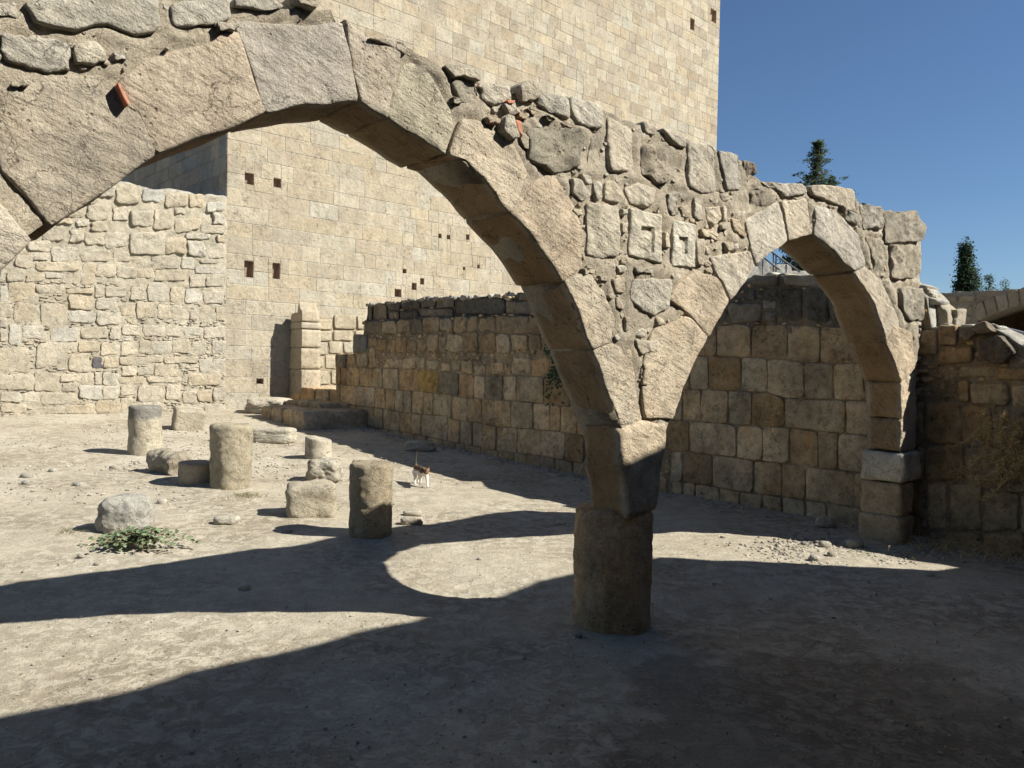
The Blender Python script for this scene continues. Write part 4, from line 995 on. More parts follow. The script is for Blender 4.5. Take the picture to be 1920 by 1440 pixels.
rock(347, 806, 54, 40, 6, (.56, .49, .36, .25), 'tilted_block', 'squared block tipped on edge near the rubble wall', 'block', .9, sq=.8, amp=.05, rot=.5, tilt=(.12, .15), sub=5)
rock(508, 830, 80, 27, 7, (.60, .54, .41, .1), 'flat_slab', 'long low slab lying between the tallest drum and the steps', 'slab', .6, sq=.45, amp=.09, sub=5)
rock(500, 776, 84, 30, 8, (.56, .49, .37, .15), 'low_rock', 'low rock at the tower foot beside the steps', 'rock', .8, sq=.2, amp=.15, sub=5)
rock(422, 984, 46, 15, 9, (.66, .60, .47, .0), 'flat_stone', 'flat pale stone alone on the open ground between boulder and block', 'stone', .7, sq=.2, amp=.16, sub=3)
rock(773, 968, 34, 10, 10, (.60, .54, .42, .05), 'flat_stone', 'small flat sunlit stone right of the nearest drum, the farther of two', 'stone', .6, sq=.3, amp=.12, sub=3)
rock(771, 985, 42, 14, 11, (.56, .49, .37, .05), 'flat_stone', 'flat stone at the shadow edge right of the nearest drum, the nearer of two', 'stone', .6, sq=.3, amp=.12, sub=3)
rock(785, 846, 58, 18, 12, (.72, .60, .43, .0), 'low_rock', 'dark low stone lying in shade at the foot of the court wall behind the cat', 'rock', .7, sq=.2, amp=.14, sub=4)
rock(1551, 990, 36, 20, 13, (.72, .60, .43, 0), 'rounded_stone', 'rounded stone by the court wall just left of the right pier', 'stone', .8, sq=.1, amp=.14, sub=3)
rock(457, 1108, 22, 12, 14, (.78, .66, .49, 0), 'small_stone', 'small stone half sunk in the long arch shadow, left foreground', 'stone', .8, sq=.2, amp=.1, sub=3)
# lying drum
x, y, z = ground(312, 892); k_ = y / F_PX; L_, r_ = 82 * k_, 25 * k_
V, Fc = drum_geo(0, 0, -L_ / 2, L_ / 2, r_, 21, rough=.03, n=48, m=24, top_bev=.03, fs=6)
ax = Vector((.80, -.60, -.02)).normalized(); rotm = ax.to_track_quat('Z', 'X').to_matrix()
V = [tuple(rotm @ Vector(p) + Vector((x, y + .1, z + r_ * .86))) for p in V]
prop('lying_drum', (V, Fc), M_ROUGH, (.52, .45, .33, .12), 'pitted drum lying on its side left of the short smooth drum', 'column drum', GD, (x, y + .1, z))

# scattered stones one can pick out
rs = random.Random(99)
PB = [(1510, 1023, 14, 'pale stone in the sunlit strip near the right pier, farthest left of the scatter'), (1548, 1028, 22, 'largest pale cobble in the sunlit strip near the right pier'), (1535, 1020, 12, 'small pale chip behind the largest cobble by the pier'),
      (1606, 1028, 30, 'long pale cobble close to the foot of the right pier'), (1590, 1021, 14, 'rounded chip beside the long cobble near the right pier'), (1562, 1045, 18, 'grey-backed cobble in the middle of the sunlit strip by the pier'),
      (1530, 1053, 20, 'flat chip at the shadow edge below the pale cobbles'), (1745, 1082, 14, 'upright chip at the far right tip of the sunlit strip'), (1665, 1017, 18, 'stone in shade at the foot of the right pier'),
      (1700, 1019, 20, 'larger stone in shade at the front of the right pier'), (1487, 958, 12, 'small stone at the foot of the court wall seen through the small arch'),
      (46, 908, 14, 'flat chip on the open ground at the left edge'), (97, 886, 14, 'pale chip on the ground at left, nearer the rubble wall'), (47, 897, 20, 'flat pale piece on the ground by the left edge'), (144, 912, 18, 'thin dark-edged flake left of the lying drum'),
      (212, 880, 16, 'pale lump between the left drum and the lying drum'), (302, 945, 16, 'dry brown flake in front of the short smooth drum'), (150, 1045, 12, 'tiny stone below the green plant'), (180, 1059, 10, 'tiny stone left of the long shadow edge'),
      (538, 1000, 18, 'little stone lying in the shadow of the nearest drum'), (900, 1052, 10, 'small chip inside the round sunlit patch'), (1085, 1194, 14, 'pale flake left of the foot of the column')]
for (u, v, w_, lb) in PB:
    nm = 'loose_stone'
    rock(u, v, w_, w_ * rs.uniform(.4, .6), int(u), tn((.60, .54, .43), .12, .1, rs), nm, lb, 'stone', .8, group='small stones scattered on the court ground', sq=rs.uniform(.1, .4), amp=.18, sub=2, sink=.2)
gb = Bag()
import bmesh
def ico(sub):
    bm = bmesh.new(); bmesh.ops.create_icosphere(bm, subdivisions=sub, radius=1); v = [tuple(p.co) for p in bm.verts]; f = [tuple(q.index for q in x.verts) for x in bm.faces]; bm.free(); return v, f
I1 = ico(1)
def pebble(x, y, r, tint):
    a = rs.uniform(0, 6.28); sx, sy, sz = r * rs.uniform(.7, 1.4), r * rs.uniform(.6, 1.1), r * rs.uniform(.25, .6); ca, sa = cos(a), sin(a); o = rs.random() * 50
    vv = []
    for p in I1[0]:
        k = 1 + mn.noise((p[0] * 1.4 + o, p[1] * 1.4, p[2] * 1.4)) * .5
        X, Y = p[0] * sx * k, p[1] * sy * k; vv.append((x + X * ca - Y * sa, y + X * sa + Y * ca, gz(x, y) + .004 + p[2] * sz * k))
    gb.add(vv, I1[1], tint)
for _ in range(5200):
    if _ < 1300:
        u, v_ = rs.uniform(-40, 1960), 760 + 680 * rs.random() ** 1.6
        if v_ < 790 and u > 640: continue
        x, y, z = ground(u, v_)
    elif _ < 2300: x, y, z = ground(rs.gauss(1580, 90), rs.gauss(1030, 16))
    elif _ < 4100: x, y, z = ground(rs.gauss(300, 220), rs.gauss(860, 40))
    else:
        q = LW.w(rs.uniform(-11, 3), 0, abs(rs.gauss(0, .22)) + .02); x, y = q[0], q[1]
    if y > 19.5 or y < 1.3: continue
    big_ = rs.random(); r = .004 + .010 * big_ ** 3 + (y * .0006)
    if _ >= 1300: r *= 1.35
    else: r *= .8
    pebble(x, y, r, tn(rs.choice([(.66, .59, .46), (.72, .66, .54), (.56, .48, .37), (.62, .54, .41)]), .12, 0, rs))
gb.build('gravel', M_RUB, kind='stuff')
lt = Bag()
for _ in range(1500):
    x, y, z = ground(rs.uniform(-30, 1950), 790 + 660 * rs.random() ** 1.1)
    if y > 16 or y < 1.4: continue
    r = rs.uniform(.006, .016); a = rs.uniform(0, 6.28); w_ = r * rs.uniform(.15, .5); dx, dy = cos(a), sin(a); h_ = rs.uniform(.002, .010)
    zt = z + .016 + mn.noise((x * .9, y * .9, 0)) * .02 + mn.noise((x * 4, y * 4, 2)) * .010
    lt.add([(x - dx * r, y - dy * r, zt), (x + dy * w_, y - dx * w_, zt + h_ * .3), (x + dx * r, y + dy * r, zt + h_), (x - dy * w_, y + dx * w_, zt + h_ * .5)], [(0, 1, 2, 3)])
lt.build('leaf_litter', plain('dry_litter', (.17, .125, .075), .9, .4, 40), kind='stuff', smooth=False)

# ------------------------------------------------------------------ plants
def leaf_geo(c, r, nrm, n=6, fold=.25, up=None):
    nrm = Vector(nrm).normalized(); t = nrm.orthogonal().normalized(); bb = nrm.cross(t); a0 = rs.random() * 6.28
    t, bb = t * cos(a0) + bb * sin(a0), bb * cos(a0) - t * sin(a0)
    v = [Vector(c) + t * r * cos(2 * pi * k / n) * 1.15 + bb * r * sin(2 * pi * k / n) + nrm * r * fold * abs(sin(2 * pi * k / n)) for k in range(n)]
    return [tuple(p) for p in v], [tuple(range(n))]
def tube_geo(pts, r0, r1, n=5):
    v = []; f = []; P = [Vector(p) for p in pts]
    for i, p in enumerate(P):
        t = (P[min(i + 1, len(P) - 1)] - P[max(i - 1, 0)]).normalized(); a = t.orthogonal().normalized(); b_ = t.cross(a)
        r = r0 + (r1 - r0) * i / (len(P) - 1)
        for k in range(n): v.append(tuple(p + a * r * cos(2 * pi * k / n) + b_ * r * sin(2 * pi * k / n)))
    for i in range(len(P) - 1):
        for k in range(n): f.append((i * n + k, i * n + (k + 1) % n, (i + 1) * n + (k + 1) % n, (i + 1) * n + k))
    f.append(tuple(range(n - 1, -1, -1))); f.append(tuple((len(P) - 1) * n + k for k in range(n)))
    return v, f
x, y, z = ground(262, 1028)
cap = empty('caper_plant', (x, y, z), 'low green caper plant with round leaves at the foot of the boulder', 'plant')
lb_, sb_ = Bag(), Bag()
for k in range(40):
    a = rs.uniform(0, 2 * pi); L = rs.uniform(.08, .42); dx, dy = cos(a) * L * 1.15, sin(a) * L * .65; pts = []
    H = rs.uniform(.05, .17)
    for i in range(7):
        t = i / 6; pts.append((x + dx * t, y + dy * t, z + .01 + H * sin(pi * min(1, t * .8 + .1)) * (1 - .4 * t) + rs.uniform(-.008, .008)))
    v, f = tube_geo(pts, .003, .0015, 4); sb_.add(v, f)
    for i in range(1, 7):
        for q in range(3):
            c = Vector(pts[i]) + Vector((rs.uniform(-.03, .03), rs.uniform(-.03, .03), rs.uniform(.0, .03)))
            v, f = leaf_geo(c, rs.uniform(.011, .021), (rs.uniform(-.7, .7), rs.uniform(-.8, .5), 1)); lb_.add(v, f)
lb_.build('foliage', M_LEAF, cap, 'stuff', smooth=False); sb_.build('stem', M_STEM, cap)
def tuft(u, v_, w_, n, h, name, label, mat=None, cat='dry grass', base=None, out=None):
    x, y, z = base if base else ground(u, v_); o = empty(name, (x, y, z), label, cat); b = Bag(); sw = w_ / 2 / F_PX * y
    for k in range(n):
        px, py = x + rs.gauss(0, sw * .5), y + rs.gauss(0, sw * .35); a = rs.uniform(0, 6.28); L = rs.uniform(.4, 1) * h
        zz = gz(px, py) if not base else z
        pts = [(px, py, zz)]
        for i in range(1, 5): pts.append((px + cos(a) * L * i / 4 * .7 + rs.uniform(-.01, .01), py + sin(a) * L * i / 4 * .7, zz + L * .5 * sin(i / 4 * 2.2)))
        v, f = tube_geo(pts, .0022, .001, 3); b.add(v, f)
    b.build('blades', mat or M_STRAW, o, 'stuff')
tuft(462, 931, 66, 120, .09, 'dry_grass', 'thin dry grass tuft at the right foot of the tallest drum')
tuft(600, 958, 60, 90, .10, 'dry_grass', 'straw-coloured grass at the right corner of the cream block')
tuft(130, 1005, 60, 70, .12, 'dry_grass', 'wisps of dry grass on the left side of the boulder')
tuft(200, 1018, 90, 80, .09, 'dry_twigs', 'reddish dry twigs under the boulder', M_DRY)
tuft(66, 765, 20, 14, .35, 'dry_twigs', 'small forked dry twigs at the foot of the rubble wall, far left', M_DRY)
tuft(1850, 1035, 260, 420, .22, 'dead_brushwood', 'tangle of dead brown brushwood in shade at the base of the court wall, lower right', M_DRY)
tuft(1052, 985, 30, 24, .05, 'dry_grass', 'faint tuft of weeds left of the arch column in shade')
tuft(757, 1005, 16, 20, .06, 'green_weed', 'tiny green weed in shade right of the nearest drum', M_IVY, 'weed')
# leafy plant rooted in the court wall, half hidden by the arch
q = LW.sz(1048, 700); p0 = LW.w(q[0], q[1], .02)
iv = empty('wall_plant', p0, 'small green leafy plant growing out of the court wall beside the big arch', 'plant')
lb_, sb_ = Bag(), Bag()
for k in range(16):
    L = rs.uniform(.15, .55); a = rs.uniform(-2.4, -.6) if k % 3 else rs.uniform(.8, 2.4); pts = []
    for i in range(7):
        t = i / 6; pts.append(LW.w(q[0] + cos(a) * L * t * .8, q[1] + .12 + sin(a) * L * t - .1 * t * t, .03 + .14 * sin(t * 2.4) + rs.uniform(-.01, .01)))
    v, f = tube_geo(pts, .003, .0012, 4); sb_.add(v, f)
    for i in range(1, 7):
        for _ in range(2):
            c = Vector(pts[i]) + Vector([rs.uniform(-.03, .03) for _ in range(3)])
            v, f = leaf_geo(c, rs.uniform(.015, .026), (-.6 + rs.uniform(-.5, .5), -.6 + rs.uniform(-.5, .5), .6)); lb_.add(v, f)
lb_.build('foliage', M_IVY, iv, 'stuff', smooth=False); sb_.build('stem', M_STEM, iv)
# dry golden bush hanging from the court wall at the right edge
q = LW.sz(1935, 820); p0 = LW.w(q[0], q[1], .02)
db = empty('dry_bush', p0, 'dry golden bush of curly twigs hanging from the shaded wall at the right edge', 'bush')
tb, cb = Bag(), Bag()
for k in range(30):
    a = rs.uniform(pi * .78, pi * 1.5); L = rs.uniform(.2, .6); pts = []; cx_, cz_ = q[0] + rs.uniform(-.05, .25), q[1] + rs.uniform(-.15, .12); o = rs.random() * 9
    for i in range(13):
        t = i / 12; pts.append(LW.w(cx_ + cos(a) * L * t + .05 * sin(o + t * 9), cz_ + sin(a) * L * t + .05 * cos(o + t * 8) - .06 * t * t, .05 + .22 * sin(t * 2.2)))
    v, f = tube_geo(pts, .005, .002, 4); tb.add(v, f)
    for i in range(3, 13):
        if rs.random() < .2: continue
        for _ in range(6):
            c = Vector(pts[i]); r = rs.uniform(.010, .026); u_ = Vector([rs.gauss(0, 1) for _ in range(3)]).normalized(); w_ = u_.orthogonal().normalized(); e_ = u_.cross(w_); t0 = rs.random() * 6
            pp = [c + w_ * r * cos(t0 + s_ * .9) + e_ * r * sin(t0 + s_ * .9) + u_ * s_ * .008 for s_ in range(6)]
            v, f = tube_geo(pp, .0032, .002, 3); cb.add(v, f)
tb.build('twigs', M_DRY, db, 'stuff'); cb.build('curled_leaves', M_DRY, db, 'stuff')

# ------------------------------------------------------------------ cat
x, y, z = ground(788, 911)
hd = Vector((.42, -.91, 0)).normalized(); sd = Vector((-hd.y, hd.x, 0))
def cp(f_, s_, u_): p = Vector((x, y, z)) + hd * f_ + sd * s_ + Vector((0, 0, u_)); return p - Vector((x, y, z))
V = []; E_ = []; Rr = []
def cv(f_, s_, u_, r): V.append(cp(f_, s_, u_)); Rr.append(r); return len(V) - 1
def chain(a, pts):
    for p in pts: b_ = cv(*p); E_.append((a, b_)); a = b_
    return a
pel = cv(-.14, 0, .205, .052)
belly = chain(pel, [(-.05, 0, .195, .058), (.06, 0, .20, .057)])
chest = chain(belly, [(.13, 0, .205, .05)])
neck = chain(chest, [(.185, 0, .215, .034), (.225, -.01, .215, .038)])
head = chain(neck, [(.262, -.012, .210, .042), (.303, -.014, .196, .021)])
tail = chain(pel, [(-.19, 0, .235, .016), (-.215, .005, .29, .011), (-.225, .01, .36, .010), (-.215, .02, .425, .010), (-.20, .03, .455, .007)])
for s_, f0, dx in ((.038, .13, .05), (-.038, .13, -.035)):
    chain(chest, [(f0, s_, .15, .026), (f0 + dx * .5, s_, .085, .016), (f0 + dx, s_ * .9, .025, .013), (f0 + dx + .022, s_ * .9, .012, .014)])
for s_, dx in ((.036, -.04), (-.036, .03)):
    chain(pel, [(-.135 + dx * .2, s_, .15, .036), (-.105 + dx * .5, s_, .10, .021), (-.155 + dx, s_, .06, .013), (-.145 + dx, s_, .016, .011), (-.115 + dx, s_, .01, .013)])
for s_ in (.022, -.046): chain(head - 1, [(.246, s_ * 1.1, .250, .013), (.243, s_ * 1.3 + .002, .283, .003)])
me = bpy.data.meshes.new('cat'); me.from_pydata([tuple(v) for v in V], E_, []); cat = bpy.data.objects.new('cat', me); COL.objects.link(cat); cat.location = (x, y, z)
md = cat.modifiers.new('skin', 'SKIN'); md.use_smooth_shade = True
for i, r in enumerate(Rr): me.skin_vertices[0].data[i].radius = (r, r)
me.skin_vertices[0].data[0].use_root = True
cat.modifiers.new('sub', 'SUBSURF').levels = 2; cat.modifiers['sub'].render_levels = 2
t = NT('cat_fur'); tc = t.n('ShaderNodeTexCoord').outputs['Object']; sp = t.n('ShaderNodeSeparateXYZ'); t.l(tc, sp.inputs[0])
pn = t.noise(tc, 9, 2, .5); up_ = t.ramp(t.math('ADD', sp.outputs[2], t.math('MULTIPLY', t.math('SUBTRACT', pn, .5), .14)), (.195, 0.0), (.21, 1.0))
c = t.mix(up_, (.62, .585, .53), t.mix(t.ramp(t.noise(tc, 14, 2), (.48, 0.0), (.53, 1.0)), (.20, .105, .05), (.04, .032, .026)))
c = t.mix(t.ramp(sp.outputs[2], (.245, 0.0), (.265, 1.0)), c, (.06, .05, .035)); c = t.mix(t.ramp(sp.outputs[2], (.41, 0.0), (.415, 1.0)), c, (.015, .013, .012))
t.l(c, t.b.inputs['Base Color']); me.materials.append(t.m)
tag(cat, 'small white and brown cat with raised dark-tipped tail walking toward the viewer', 'cat')
for s_ in (.006, -.030):
    e = ico(1); o_ = Vector((x, y, z)); cc2 = cp(.296, s_, .220)
    mk('eye', [tuple(o_ + cc2 + Vector(p) * .005) for p in e[0]], e[1], plain('cat_eye', (.02, .03, .01), .2, .1, 5, .6) if s_ > 0 else bpy.data.materials['cat_eye'], cat)

# ------------------------------------------------------------------ things beyond the court wall
def at_px(u, v, dep): return at_depth(u, v, dep)
# far wall with an arch
A_ = at_px(1690, 600, 16.5); B_ = at_px(2150, 600, 13.2)
ang = math.degrees(atan2(B_[1] - A_[1], B_[0] - A_[0])); BW = Frame((A_[0], A_[1]), ang)
bwall = empty('far_arched_wall', (A_[0], A_[1], .4), 'distant low stone wall with a wide dark arch, beyond the court wall at right', 'wall')
c0, cr, cz0 = BW.sz(1990, 600)[0], None, None
pa, pb_ = BW.sz(1832, 604), BW.sz(1920, 578)
def aint(s):
    # a flat segmental arch through the two points seen
    h = pb_[1] + .12; k = (h - pa[1]) / (c0 - pa[0]) ** 2
    return h - k * (s - c0) ** 2
bt = [BW.sz(u, v) for u, v in ((1700, 552), (1745, 549), (1790, 548), (1850, 545), (1920, 541), (2100, 540))]
def btop(s): return float(np.interp(s, [p[0] for p in bt], [p[1] for p in bt])) + nz(s, 3, 3, 4) * .04
sA, sB = 2 * pa[0] - pa[0], 2 * c0 - pa[0]
def bbot(s):
    return aint(s) if pa[0] < s < sB else -.2
wall_body(BW, -.8, sB + 2.2, bbot, btop, .8, M_RUB, bwall, (.42, .36, .27, .25), ds=.07, dz=.12, amp=.02, toptint=(.5, .46, .38, .4))
rb = random.Random(64)
zc = 0
bocc = Occ(-.9, sB + 2.2, -.3, 5)
nV = 15
for k in range(nV):
    sa, sb = pa[0] + (sB - pa[0]) * k / nV, pa[0] + (sB - pa[0]) * (k + 1) / nV
    za, zb_ = aint(sa), aint(sb); e = .34
    na = ((sa - c0) * .22, 1); nb_ = ((sb - c0) * .22, 1)
    p = [(sa + .012, za + .01), (sb - .012, zb_ + .01), (sb + nb_[0] * e - .01, zb_ + e), (sa + na[0] * e + .01, za + e)]
    bocc.fill(p, .005)
    stone(BW, p, M_RUB, bwall, tn((.46, .40, .30), .12, .2, rb), name='voussoir', depth=.3, proud=.02, bev=.02, rough=.01, nb=16, through=1, rnd=rb)
for _ in range(1200):
    s, z_ = rb.uniform(-.8, sB + 2), rb.uniform(.2, 3.6); w_, h_ = rb.uniform(.2, .5), rb.uniform(.12, .24)
    z_ = round(z_ / .2) * .2
    p = irr_rect(s, z_, s + w_, z_ + h_ - .02, rb, .06)
    if z_ + h_ > btop(s) - .02 or z_ + h_ > btop(s + w_) - .02: continue
    if bbot(s) > z_ or bbot(s + w_) > z_ or bbot(s + w_ / 2) > z_ or not bocc.free(p, .01): continue
    bocc.fill(p, .008)
    stone(BW, p, M_RUB, bwall, tn(rb.choice([(.46, .40, .30), (.50, .45, .36), (.36, .32, .26)]), .12, .25, rb), depth=.1, proud=rb.uniform(0, .03), bev=.025, rough=.015, nb=14, inner=(.6,), rnd=rb, cut=.25)
b = Bag(); q0, q1 = pa[0] - .3, sB + .3
zz_ = btop(c0) - .1
b.add([BW.w(q0, -.2, -3.2), BW.w(q1, -.2, -3.2), BW.w(q1, zz_, -3.2), BW.w(q0, zz_, -3.2), BW.w(q0, zz_, -.75), BW.w(q1, zz_, -.75), BW.w(q0, -.2, -.75), BW.w(q1, -.2, -.75)],
      [(0, 1, 2, 3), (3, 2, 5, 4), (0, 3, 4, 6), (1, 7, 5, 2)], (.34, .25, .16, .1))
b.build('vault_inside', M_LOW, bwall, smooth=False)
# grey pipe rail
pts = [at_px(u, v, d_) for u, v, d_ in ((1882, 617, 9.6), (1925, 628, 9.0), (2010, 650, 8.0))]
pr_ = empty('pipe_rail', tuple(pts[0]), 'thin grey metal pipe rail above the broken wall at the right edge', 'railing')
v, f = tube_geo(pts, .03, .03, 10); mk('rail_pipe', v, f, M_METAL, pr_)
for k, pnt in enumerate((pts[0], pts[2])):
    v, f = tube_geo([pnt, (pnt[0], pnt[1], .2)], .022, .022, 8); mk('post', v, f, M_METAL, pr_)
# broken blocks standing on the wall behind the pier
for pts_, c, off in (([(1730, 544), (1741, 545), (1740, 612), (1727, 612)], (.42, .39, .30), -.12), ([(1742, 549), (1752, 553), (1764, 570), (1778, 582), (1780, 612), (1741, 612)], (.46, .41, .31), -.2), ([(1779, 578), (1795, 578), (1793, 612), (1779, 612)], (.46, .40, .29), -.3)):
    p = [LW.sz(*q_, off=off) for q_ in pts_]
    fr = Frame(LW.w(0, 0, off)[:2], -50.0)
    v, f = stone_geo(fr, p, depth=.22, proud=0, bev=.02, rough=.03, nb=28, inner=(.7, .4), through=3, cut=.12, rnd=rb, fs=7)
    mk('stone', v, f, M_ARC, low, tint=tn(c, .03, .35, rb))
# stair and railing seen through the small arch
DP = 13.0
P_ = lambda u, v, d=DP: Vector(at_px(u, v, d))
stair = empty('stair_flight', tuple(P_(1470, 640)), 'pale stone stair flight behind the court wall, seen through the small arch', 'stairs')
SF = Frame((P_(1400, 600).x, P_(1400, 600).y), 2.0)
for k, (u0, u1, vt) in enumerate(((1375, 1428, 499), (1418, 1452, 484), (1440, 1500, 492), (1480, 1540, 503))):
    a_, b_ = SF.sz(u0, vt), SF.sz(u1, vt)
    v, f = stone_geo(SF, [(a_[0], .2), (b_[0], .2), (b_[0], b_[1]), (a_[0], a_[1])], depth=1.2 + .1 * k, proud=-.12 * k, bev=.02, rough=.012, nb=24, through=2, cut=.04, rnd=rb)
    mk('stair_block', v, f, M_RUB, stair, tint=tn((.46, .44, .39), .06, .1, rb))
rail = empty('stair_railing', tuple(P_(1480, 600, 12.6)), 'dark metal stair railing with parallel sloping bars, seen through the small arch', 'railing')
for (u0, v0, u1, v1) in ((1428, 480, 1462, 506), (1432, 462, 1500, 510), (1445, 452, 1520, 508), (1460, 446, 1540, 508), (1472, 440, 1552, 502)):
    v, f = tube_geo([P_(u0, v0, 12.6), P_(u1, v1, 12.6)], .014, .014, 8); mk('bar', v, f, M_RUST, rail)
for (u_, vt, vb) in ((1450, 476, 640), (1455, 478, 640), (1474, 496, 640), (1430, 462, 640), (1545, 440, 640)):
    v, f = tube_geo([P_(u_, vt, 12.62), P_(u_, vb, 12.62)], .012, .012, 8); mk('post', v, f, M_RUST, rail)

# ------------------------------------------------------------------ trees
rtz = random.Random(5150)
def leafclump(bag, c, r, n, sz, flat=1.0):
    for _ in range(n):
        d_ = Vector((rtz.gauss(0, 1), rtz.gauss(0, 1), rtz.gauss(0, 1) * flat)) * (r / 1.6)
        p = Vector(c) + d_; a = Vector([rtz.gauss(0, 1) for _ in range(3)]).normalized(); b2 = a.orthogonal().normalized() * sz * rtz.uniform(.25, .5); a = a * sz * rtz.uniform(.6, 1.2)
        i = len(bag.v); bag.v += [tuple(p - a - b2 * .4), tuple(p + b2), tuple(p + a), tuple(p - b2)]; bag.f.append((i, i + 1, i + 2, i + 3)); bag.t += [(1, 1, 1, 0)] * 4
def trunk(name, base, h, r, tree, bend=.3):
    pts = [(base[0] + bend * sin(k * .7) * k / 10, base[1], base[2] - .3 + (h + .3) * k / 10) for k in range(11)]
    v, f = tube_geo(pts, r, r * .12, 10); mk(name, v, f, M_BARK, tree); return pts
def conifer(u, vtop, dep, spec, label, name='conifer_tree', seed=1, dens=1.0):
    top = at_px(u, vtop, dep); bx, by = top[0], top[1]; H = top[2] - .4; tr = empty(name, (bx, by, .4), label, 'tree')
    pts = trunk('trunk', (bx, by, .4), H, .22, tr, .25); bag = Bag(); lb2 = Bag()
    for (vz, dxl, dxr, thick) in spec:       # picture row, reach to left and right in pixels
        z_ = at_px(u, vz, dep)[2]; s = dep / F_PX
        for side, reach in ((-1, dxl), (1, dxr), (0, (dxl + dxr) * .4), (2, (dxl + dxr) * .4)):
            L = reach * s; a = {-1: pi, 1: 0, 0: pi / 2, 2: -pi / 2}[side] + rtz.uniform(-.3, .3)
            e = (bx + cos(a) * L, by + sin(a) * L, z_ + rtz.uniform(-.1, .25)); m_ = (bx + cos(a) * L * .5, by + sin(a) * L * .5, z_ - .12)
            v, f = tube_geo([(bx, by, z_ + .05), m_, e], .05, .015, 5); lb2.add(v, f)
            for t in np.linspace(.1, 1, max(3, int(L / .22))):
                c = Vector((bx, by, z_)).lerp(Vector(e), t) + Vector([rtz.gauss(0, .1) for _ in range(3)])
                leafclump(bag, c, thick * s * rtz.uniform(.5, 1.0), int((46 if vz < 350 else 110) * dens), .075 if vz < 350 else .11, .6)
    bag.build('crown', M_CONI, tr, 'stuff', smooth=False); lb2.build('limbs', M_BARK, tr, 'stuff')
conifer(1533, 262, 40, [(270, 3, 4, 5), (279, 5, 16, 7), (286, 8, 18, 6), (298, 14, 14, 7), (308, 22, 20, 8), (318, 12, 22, 6), (328, 26, 10, 6), (338, 40, 16, 9), (348, 34, 44, 8), (358, 44, 60, 9), (375, 55, 60, 14), (395, 60, 64, 14), (415, 62, 60, 15), (435, 60, 58, 15), (452, 62, 56, 15), (468, 60, 54, 15), (484, 56, 54, 15), (500, 60, 55, 15), (518, 60, 50, 15)],
        'scraggly tall conifer rising behind the small arch against the blue sky', dens=.8)
def cypress(u, vtop, dep, w_, label, lobes=()):
    top = at_px(u, vtop, dep); bx, by = top[0], top[1]; H = top[2] - .4; tr = empty('cypress_tree', (bx, by, .4), label, 'tree'); trunk('trunk', (bx, by, .4), H * .8, .18, tr, .05)
    bag = Bag(); s = dep / F_PX; W = w_ / 2 * s
    for k in range(520):
        t = rtz.random() ** .8; z_ = .9 + (H - .5) * (1 - t); rad = W * (min(1, (t * 3.0) ** .75)) * rtz.uniform(.5, 1.02); a = rtz.uniform(0, 6.28)
        leafclump(bag, (bx + cos(a) * rad, by + sin(a) * rad, z_ + .4), .26, 40, .11, 1.6)
    for (du, vt, ww) in lobes:
        for k in range(90):
            q_ = at_px(u + du, vt, dep); t = rtz.random(); rad = ww / 2 * s * min(1, (t * 3) ** .6) * rtz.random(); a = rtz.uniform(0, 6.28)
            leafclump(bag, (q_[0] + cos(a) * rad, q_[1] + sin(a) * rad, q_[2] - t * 3), .3, 30, .085, 1.5)
    bag.build('crown', M_CYP, tr, 'stuff', smooth=False)
cypress(1811, 473, 45, 27, 'dark narrow cypress standing beyond the far arched wall', [(12, 505, 18)])
def bush_tree(u, vtop, dep, w_, label, seed):
    top = at_px(u, vtop, dep); bx, by = top[0], top[1]; H = top[2] - .4; tr = empty('pine_tree', (bx, by, .4), label, 'tree'); trunk('trunk', (bx, by, .4), H * .95, .12, tr, .1)
    bag = Bag(); s = dep / F_PX; W = w_ / 2 * s
    for k in range(60):
        t = rtz.random(); z_ = .4 + H - t * 3.2; rad = W * (.25 + .75 * min(1, t * 2)) * sqrt(rtz.random()); a = rtz.uniform(0, 6.28)
        leafclump(bag, (bx + cos(a) * rad, by + sin(a) * rad, z_), .3, 26, .09, .7)
    bag.build('crown', M_CONI, tr, 'stuff', smooth=False)
bush_tree(1855, 512, 60, 20, 'small airy pine top just right of the cypress, the taller of the two pines', 2)
bush_tree(1884, 526, 62, 14, 'smallest pine top at the right, above the far arched wall', 3)
bush_tree(1832, 524, 58, 12, 'thin sprig of a tree hugging the right side of the cypress', 4)

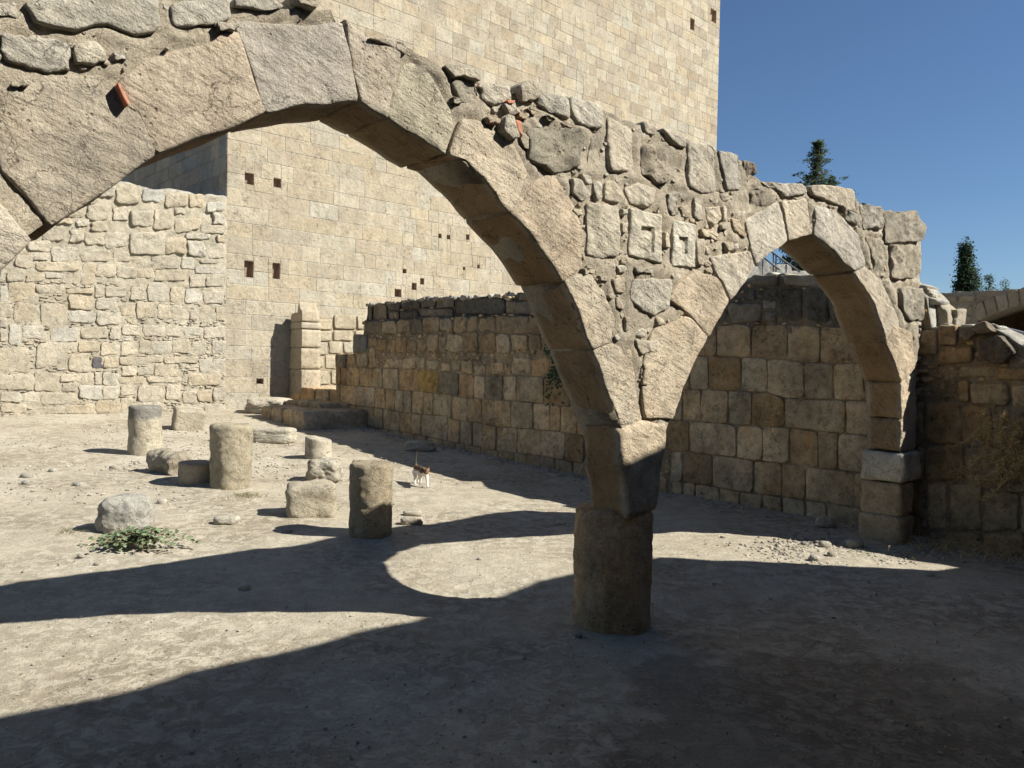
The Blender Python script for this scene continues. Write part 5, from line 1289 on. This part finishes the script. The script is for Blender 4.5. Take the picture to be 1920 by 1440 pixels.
# ------------------------------------------------------------------ unseen roofed box added to cut sky light; broken front edge shades the foreground
MW = -.15; BV = Frame((-sin(radians(41)) * MW, cos(radians(41)) * MW), 221.0)
dv, mv_ = np.array([cos(radians(41)), sin(radians(41))]), np.array([-sin(radians(41)), cos(radians(41))])
prof = []
for (u, v) in [(0, 1340), (180, 1310), (260, 1292), (350, 1260), (450, 1240), (600, 1205), (700, 1175), (770, 1165), (860, 1130), (930, 1118), (1000, 1092), (1090, 1072), (1235, 1045)]:
    g = ground(u, v); G2 = np.array(g[:2]); m_ = G2 @ mv_; s_ = G2 @ dv; t_ = (m_ - MW) / .829
    prof.append((-(s_ + .559 * t_), t_ * .839))
prof.sort(); se = prof[0][0]
prof = [(se - .9, 2.05), (se - .75, 2.1), (se - .62, 2.5), (se - .3, 2.62), (se - .16, 3.6), (se - .05, 4.0)] + prof + [(0, 4.3), (7, 4.3)]
fw_ = empty('sky_blocker', tuple(BV.w(-3, 0)), 'unseen roofed stone box added around the viewpoint to cut sky light, its ragged front edge shading the foreground', 'sky_blocker')
def ftop(s): return float(np.interp(s, [p[0] for p in prof], [p[1] for p in prof]))
wall_body(BV, se - .05, 7, lambda s: 3.5, ftop, .3, M_LOW, fw_, (.42, .34, .23, .2), ds=.06, dz=.2, amp=.02, name='front_edge')
wall_body(BV, se - 2.8, se - .05, lambda s: -.3, ftop, .3, M_LOW, fw_, (.42, .34, .23, .2), ds=.06, dz=.2, amp=.02, name='broken_wall')
b = Bag()
def slab(s0, s1, z0, z1, y0, y1):
    v = [BV.w(s, z, y) for s in (s0, s1) for z in (z0, z1) for y in (y0, y1)]
    b.add(v, [(0, 1, 3, 2), (4, 6, 7, 5), (0, 4, 5, 1), (2, 3, 7, 6), (0, 2, 6, 4), (1, 5, 7, 3)], (.42, .34, .23, .2))
slab(se, 7, 3.52, 3.72, -4.4, -.28); slab(se, 7, -.3, 3.515, -4.4, -4.1); slab(se, se + .3, -.3, 3.515, -4.09, -.02); slab(6.7, 7, -.3, 3.515, -4.09, -.02)
b.build('blocker_slabs', M_LOW, fw_, smooth=False)
